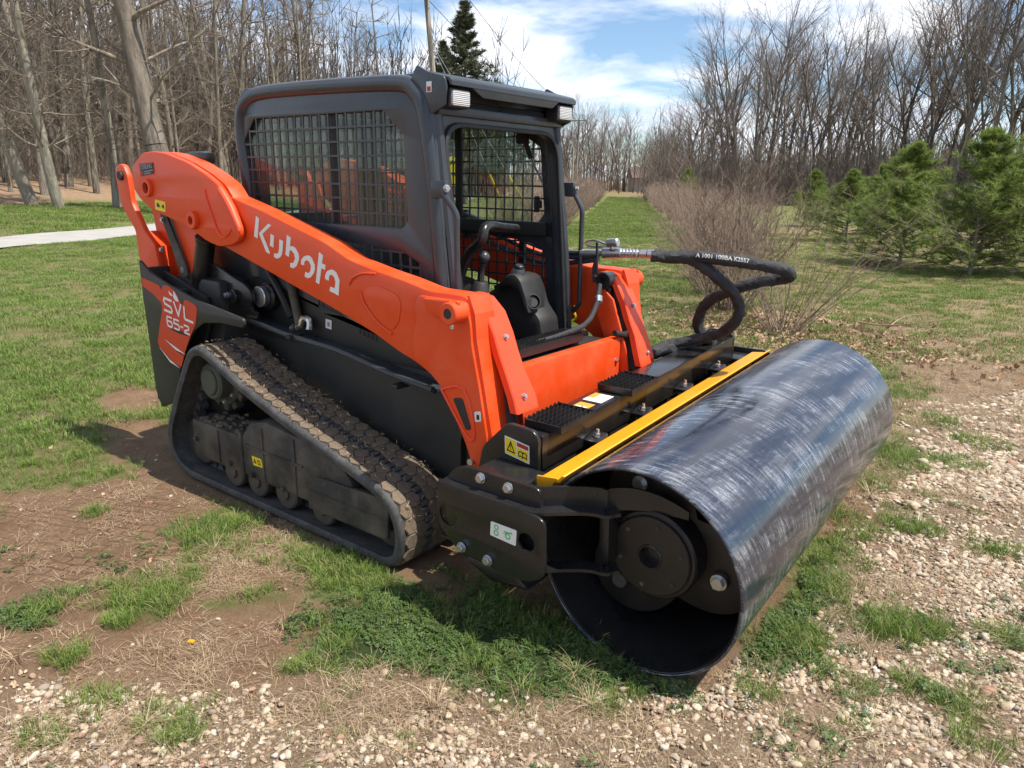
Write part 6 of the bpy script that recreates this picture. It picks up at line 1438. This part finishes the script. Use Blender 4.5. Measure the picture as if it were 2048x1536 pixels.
# conifer beside the utility pole, rising above the wood
def conifer(seed, h, w, mat, per, nl, needle=.12, nw=.010, bark='bark', droop=-.1, start=.12):
    r_ = random.Random(seed); trunk = []; n_ = 8; V, F = [], []
    for i in range(n_): trunk.append(((0, 0, h * i / n_), (0, 0, h * (i + 1) / n_), .035 * h / 3 * (1 - i / n_) + .004, .035 * h / 3 * (1 - (i + 1) / n_) + .004, 7))
    tips = []
    for k in range(per):
        t = start + (1 - start) * (k / per); z = h * t; m = r_.randrange(4, 7)
        for j in range(m):
            a = r_.uniform(0, 6.28); ln = w * (1 - t) ** .95 * r_.uniform(.6, 1.15) + .05; d = np.array([math.cos(a), math.sin(a), droop + .55 * t + r_.uniform(-.1, .25)]); d /= np.linalg.norm(d); p = np.array([0, 0, z]); ns = 4
            for q_ in range(ns):
                d = d + np.array([r_.gauss(0, .08), r_.gauss(0, .08), .09]); d /= np.linalg.norm(d); q = p + d * ln / ns; trunk.append((tuple(p), tuple(q), .011 * (1 - q_ / ns) + .003, .011 * (1 - (q_ + 1) / ns) + .003, 3))
                if q_ >= 0:
                    tips.append((q, d, ln))
                    for _ in range(3):
                        e = d + np.array([r_.gauss(0, .55), r_.gauss(0, .55), r_.gauss(.1, .3)]); e /= np.linalg.norm(e); b_ = q + e * ln * .22; trunk.append((tuple(q), tuple(b_), .005, .003, 3)); tips.append((b_, e, ln))
                p = q
    tips.append((np.array([0, 0, h]), np.array([0, 0, 1.0]), .4))
    for p, d, ln in tips:
        for _ in range(nl):
            e = d * r_.uniform(.3, 1.0) + np.array([r_.gauss(0, .6), r_.gauss(0, .6), r_.gauss(.15, .45)]); e /= np.linalg.norm(e); o = p - d * r_.uniform(0, .10); l = needle * r_.uniform(.7, 1.2); s_ = np.cross(e, [r_.gauss(0, 1), r_.gauss(0, 1), r_.gauss(0, 1)]); s_ /= max(np.linalg.norm(s_), 1e-6); i0 = len(V)
            V += [tuple(o - s_ * nw / 2), tuple(o + s_ * nw / 2), tuple(o + e * l)]; F.append((i0, i0 + 1, i0 + 2))
    tm = seg_mesh('trunk', trunk, M[bark]); me = bpy.data.meshes.new('needles'); me.from_pydata(V, [], F); me.update(); me.materials.append(mat); return tm, me
def conifer_obj(meshes, u, dist, sc, label, rot, group=None, name='young_pine', wide=1.0):
    x, y = polar(u, dist); t = empty(name, (x, y, hz(x, y))); t.rotation_euler = (0, 0, rot); t.scale = (sc * wide, sc * wide, sc); tag(t, label, 'pine tree', group)
    link(bpy.data.objects.new('trunk', meshes[0]), t); link(bpy.data.objects.new('needles', meshes[1]), t); return t
cA = conifer(1, 2.9, 1.35, M['needle'], 24, 17, .14, .011, 'bark', .05, .03); cB = conifer(2, 3.1, 1.6, M['needle'], 26, 17, .14, .011, 'bark', .05, .03); cD = conifer(3, 13, 3.2, M['needle_dark'], 30, 9, .30, .05, 'bark', -.25, .3)
conifer_obj(cA, 1822, 17.8, .86, 'young green pine with a single leader shoot, left of the two nearest pines', .4, wide=1.3)
conifer_obj(cB, 1970, 16.8, .86, 'bushy young pine, right of the two nearest pines', 1.9, wide=1.25)
conifer_obj(cA, 2090, 17.5, .98, 'young pine cut by the picture\'s right edge', 3.3, wide=1.3)
conifer_obj(cB, 1705, 24.5, .66, 'smaller dark young pine left of the leader-shoot pine', 4.1, wide=1.4)
conifer_obj(cA, 1765, 29, .8, 'young pine half hidden between the near pines and the shrub', 5.3, wide=1.3)
conifer_obj(cB, 1630, 33, .72, 'small pine behind the big bare shrub', 2.2)
conifer_obj(cA, 1375, 46, .85, 'small pine beside the right-hand shrub row', .9)
conifer_obj(cD, 930, 55, 1.03, 'tall dark conifer rising behind the cab roof beside the pole', .0, None, 'tall_conifer', 1.35)
conifer_obj(cD, 890, 64, .95, 'second dark conifer behind the cab roof, left of the tall one', 2.0, None, 'tall_conifer', 1.3)
conifer_obj(cD, 1035, 100, .95, 'distant conifer tip showing over the visor', 1.0, None, 'tall_conifer')
conifer_obj(cD, 1000, 70, .55, 'dark conifer seen through the far cab window', 3.0, None, 'tall_conifer')
conifer_obj(cD, 975, 62, .5, 'lower dark conifer seen through the cab beside its neighbour', 4.0, None, 'tall_conifer')

# bare shrubs
def shrub(seed, n_, h, spread, w=.007, kids=7, mat='shrub'):
    r_ = random.Random(seed); segs = []
    for k in range(n_):
        a = r_.uniform(0, 6.28); sp_ = spread * math.sqrt(r_.random()); d = np.array([math.cos(a) * sp_, math.sin(a) * sp_, 1.0]); d /= np.linalg.norm(d); p = np.array([math.cos(a) * .22 * r_.random(), math.sin(a) * .22 * r_.random(), 0.0]); l = h * r_.uniform(.55, 1.12); ns = 7; ww = w * r_.uniform(.7, 1.4)
        for i in range(ns):
            d = d + np.array([r_.gauss(0, .09), r_.gauss(0, .09), r_.gauss(.0, .05)]); d /= np.linalg.norm(d); q = p + d * l / ns; segs.append((tuple(p), tuple(q), ww * (1 - i / ns * .75), ww * (1 - (i + 1) / ns * .75), 4))
            if i > 0:
                for _ in range(2):
                    if r_.random() < .25 * kids / 2:
                        e = d + np.array([r_.gauss(0, .5), r_.gauss(0, .5), r_.gauss(.05, .25)]); e /= np.linalg.norm(e); tl = l * r_.uniform(.12, .3); m_ = q + e * tl * .5; e2 = e + np.array([r_.gauss(0, .25), r_.gauss(0, .25), .1]); e2 /= np.linalg.norm(e2); tq = m_ + e2 * tl * .5
                        segs += [(tuple(q), tuple(m_), ww * .45, ww * .32, 3), (tuple(m_), tuple(tq), ww * .32, ww * .15, 3)]
                        for __ in range(3):
                            g_ = e2 + np.array([r_.gauss(0, .6), r_.gauss(0, .6), r_.gauss(0, .3)]); g_ /= np.linalg.norm(g_); segs.append((tuple(m_), tuple(m_ + g_ * tl * .4), ww * .22, ww * .1, 3))
            p = q
    return seg_mesh('stems', segs, M[mat])
SH = [shrub(1, 80, 1.75, .75, .0056), shrub(2, 66, 1.6, .7, .0056), shrub(3, 42, 1.9, .85, .0062, 6)]
def shrub_obj(k, x, y, sc, label, group=None, rot=0, name='bare_shrub'):
    t = empty(name, (x, y, hz(x, y) - .02)); t.rotation_euler = (0, 0, rot); t.scale = (sc, sc, sc); tag(t, label, 'shrub', group); link(bpy.data.objects.new('stems', SH[k]), t); return t
shrub_obj(0, -1.55, 6.6, 1.0, 'big dense tan shrub behind the hose loop, nearest of all the shrubs', None, .3)
shrub_obj(2, -.55, 5.7, .92, 'thin bare shrub with long arching stems right of the dense tan one', None, 1.3)
shrub_obj(1, -2.5, 8.2, .95, 'tan shrub just behind the big dense one', None, 2.0)
shrub_obj(0, -3.3, 9.9, .95, 'tan shrub, third from the hose loop in the right-hand row', None, 3.0)
for i in range(26):
    s_ = -2.9 + r7.uniform(-.5, .3); t_ = 11.5 + i * 1.9 + r7.uniform(-.4, .4); x, y = st(s_, t_)
    shrub_obj(r7.randrange(2), x, y, r7.uniform(.78, 1.0) * (.8 if i < 3 else 1.0), ORD[i] + ' bare pinkish shrub along the right-hand row, counted from the nearest tan ones', 'shrub row right of the lane', r7.uniform(0, 6.28))
for i in range(30):
    s_ = 1.75 + r7.uniform(-.2, .9); t_ = 17 + i * 1.7 + r7.uniform(-.4, .4); x, y = st(s_, t_)
    shrub_obj(r7.randrange(2), x, y, r7.uniform(.85, 1.15), ORD[i] + ' bare pinkish shrub along the row left of the lane, counted from the cab', 'shrub row left of the lane', r7.uniform(0, 6.28))
for i in range(22):
    s_ = -6.5 - r7.random() * 16; t_ = r7.uniform(26, 62); x, y = st(s_, t_)
    shrub_obj(r7.randrange(2), x, y, r7.uniform(.5, .8), 'low bare shrub scattered over the field before the far wood', 'low shrubs of the field', r7.uniform(0, 6.28))
# fallen bare branch beside the shrub
b = MB().tube([(.05, 6.6, .06), (.35, 6.3, .10), (.62, 6.2, .16), (.85, 6.25, .22), (1.0, 6.35, .25)], [.012, .004], 5, 3); b.tube([(.45, 6.27, .11), (.55, 6.5, .2), (.8, 6.55, .25)], [.006, .003], 4, 3)
tag(b.build('fallen_branch', M['straw'], None), 'thin pale fallen branch lying right of the bare shrub', 'branch')

# ------------------------------------------------------------------ utility poles, wires, road sign, house
def pole(u, dist, h, label, lean=0.0, arms=True, guys=False):
    x, y = polar(u, dist); z = hz(x, y); t = tag(empty('utility_pole', (x, y, z)), label, 'utility pole'); t.rotation_euler = (0, 0, 0)
    top = Vector((-math.cos(YAW) * lean * h, -math.sin(YAW) * lean * h, h))
    MB().cyl((0, 0, -.3), top, .15, .095, n=14).build('pole_shaft', M['pole'], t)
    ax = Vector((math.cos(YAW - .5), math.sin(YAW - .5), 0)); tips = []
    if arms:
        c = top - Vector((0, 0, .35)); q = Matrix.Rotation(math.atan2(ax.y, ax.x), 3, 'Z'); MB().box((c.x - 1.1, c.y - .06, c.z - .06), (c.x + 1.1, c.y + .06, c.z + .06), .005, q).build('crossarm', M['pole'], t)
        for k in (-1, -.35, .5, 1):
            p = c + ax * k + Vector((0, 0, .06)); MB().cyl(p, p + Vector((0, 0, .14)), .035, n=8).build('insulator', M['white_sticker'], t); tips.append(Vector((x, y, z)) + p + Vector((0, 0, .15)))
    if guys:
        for k, off_ in enumerate(((1.7, 3.0), (2.4, 3.6))):
            g = Vector((rh.x * off_[0] + fh.x * 1, rh.y * off_[0] + fh.y * 1, 0)) * 1.6; a = Vector((top.x * .7, top.y * .7, h * .72)); MB().cyl(a, g, .012, n=5).build('guy_wire', M['steel'], t)
            MB().cyl(g, g + (a - g).normalized() * 2.2, .045, n=8).build('guy_guard', M['yellow_sticker'], t)
    return tips
t1 = pole(893, 33, 9.9, 'tall pale wooden utility pole leaning left behind the cab', .085, True, True)
t2 = pole(1152, 95, 9.2, 'distant utility pole with a crossarm right of the cab', -.01)
t3 = pole(1144, 88, 5.6, 'short distant pole just left of the crossarm pole', .0, False)
x_, y_ = polar(1190, 190)
wires = empty('overhead_wires', (t1[0].x, t1[0].y, t1[0].z)); tag(wires, 'two thin overhead wires sagging from the tall pole to the distant pole', 'wires')
for a, c in ((t1[0], t2[0]), (t1[3], t2[3])):
    P = []
    for i in range(17):
        t_ = i / 16; p = a.lerp(c, t_) - Vector((0, 0, 1.1 * 4 * t_ * (1 - t_))); P.append(p - t1[0])
    MB().tube(P, .014, 4, 1).build('wire', M['dark'], wires)
x, y = polar(903, 30); z = hz(x, y); sg_ = tag(empty('road_sign', (x, y, z)), 'yellow curve warning sign with a smaller plate below, seen through the cab', 'road sign')
sx_ = rh
def face(w, h, cz, d, rot=0):
    pts_ = [(-w / 2, -h / 2), (w / 2, -h / 2), (w / 2, h / 2), (-w / 2, h / 2)]; c_, s_ = math.cos(rot), math.sin(rot); pts_ = [(a * c_ - b_ * s_, a * s_ + b_ * c_) for a, b_ in pts_]
    v = []
    for dd in (0, .004): v += [Vector((sx_.x * a - fh.x * (d + dd), sx_.y * a - fh.y * (d + dd), cz + b_)) for a, b_ in pts_]
    return v, [(0, 3, 2, 1), (4, 5, 6, 7), (0, 1, 5, 4), (1, 2, 6, 5), (2, 3, 7, 6), (3, 0, 4, 7)]
MB().cyl((0, 0, 0), (0, 0, 2.55), .03, n=8).build('post', M['steel'], sg_)
pyobj('sign_plate', *face(.62, .62, 2.2, .035), M['yellow_sticker'], sg_, False); pyobj('advisory_plate', *face(.38, .38, 1.62, .035), M['yellow_sticker'], sg_, False)
b = MB()
for (a, c_, w_) in (((-.12, 2.0), (-.12, 2.2), .05), ((-.12, 2.2), (.08, 2.32), .05), ((.02, 2.38), (.15, 2.33), .04), ((.15, 2.33), (.08, 2.22), .04)):
    d = Vector((c_[0] - a[0], c_[1] - a[1])); n_ = Vector((-d.y, d.x)).normalized() * w_ / 2; q = [(a[0] + n_.x, a[1] + n_.y), (c_[0] + n_.x, c_[1] + n_.y), (c_[0] - n_.x, c_[1] - n_.y), (a[0] - n_.x, a[1] - n_.y)]
    b.add([Vector((sx_.x * p - fh.x * .046, sx_.y * p - fh.y * .046, z_)) for p, z_ in q], [(0, 1, 2, 3)])
b.build('sign_arrow', M['ink'], sg_, False)
# low house far beyond the lane
x, y = polar(1325, 150); z = hz(x, y); hs = tag(empty('house', (x, y, z)), 'low house with a dull reddish roof far off beyond the lane', 'house'); hs.rotation_euler = (0, 0, YAW)
MB().box((-6, -3.5, 0), (6, 3.5, 2.7)).build('wall', paint('house_siding', (.32, .28, .25), .8), hs)
pyobj('roof', [(-6.5, -4, 2.6), (6.5, -4, 2.6), (6.5, 4, 2.6), (-6.5, 4, 2.6), (-6.5, 0, 4.6), (6.5, 0, 4.6)], [(0, 1, 5, 4), (3, 4, 5, 2), (0, 4, 3), (1, 2, 5), (0, 3, 2, 1)], paint('house_roof', (.16, .10, .09), .9), hs, False)
for k in (-4, -1.2, 3): MB().box((k - .6, -3.53, 1.0), (k + .6, -3.5, 2.0)).build('window', M['ink'], hs)
MB().box((1.0, -3.53, 0), (1.9, -3.5, 2.1)).build('door', M['white_sticker'], hs)

# orange scrap lying in the grass
x, y = -.23, -1.62
tag(MB().box((x - .012, y - .008, hz(x, y) + .006), (x + .012, y + .009, hz(x, y) + .014), .003, Matrix.Rotation(.4, 3, 'Z')).build('orange_scrap', M['yellow'], None), 'tiny orange scrap lying on the straw in front of the loader', 'scrap')
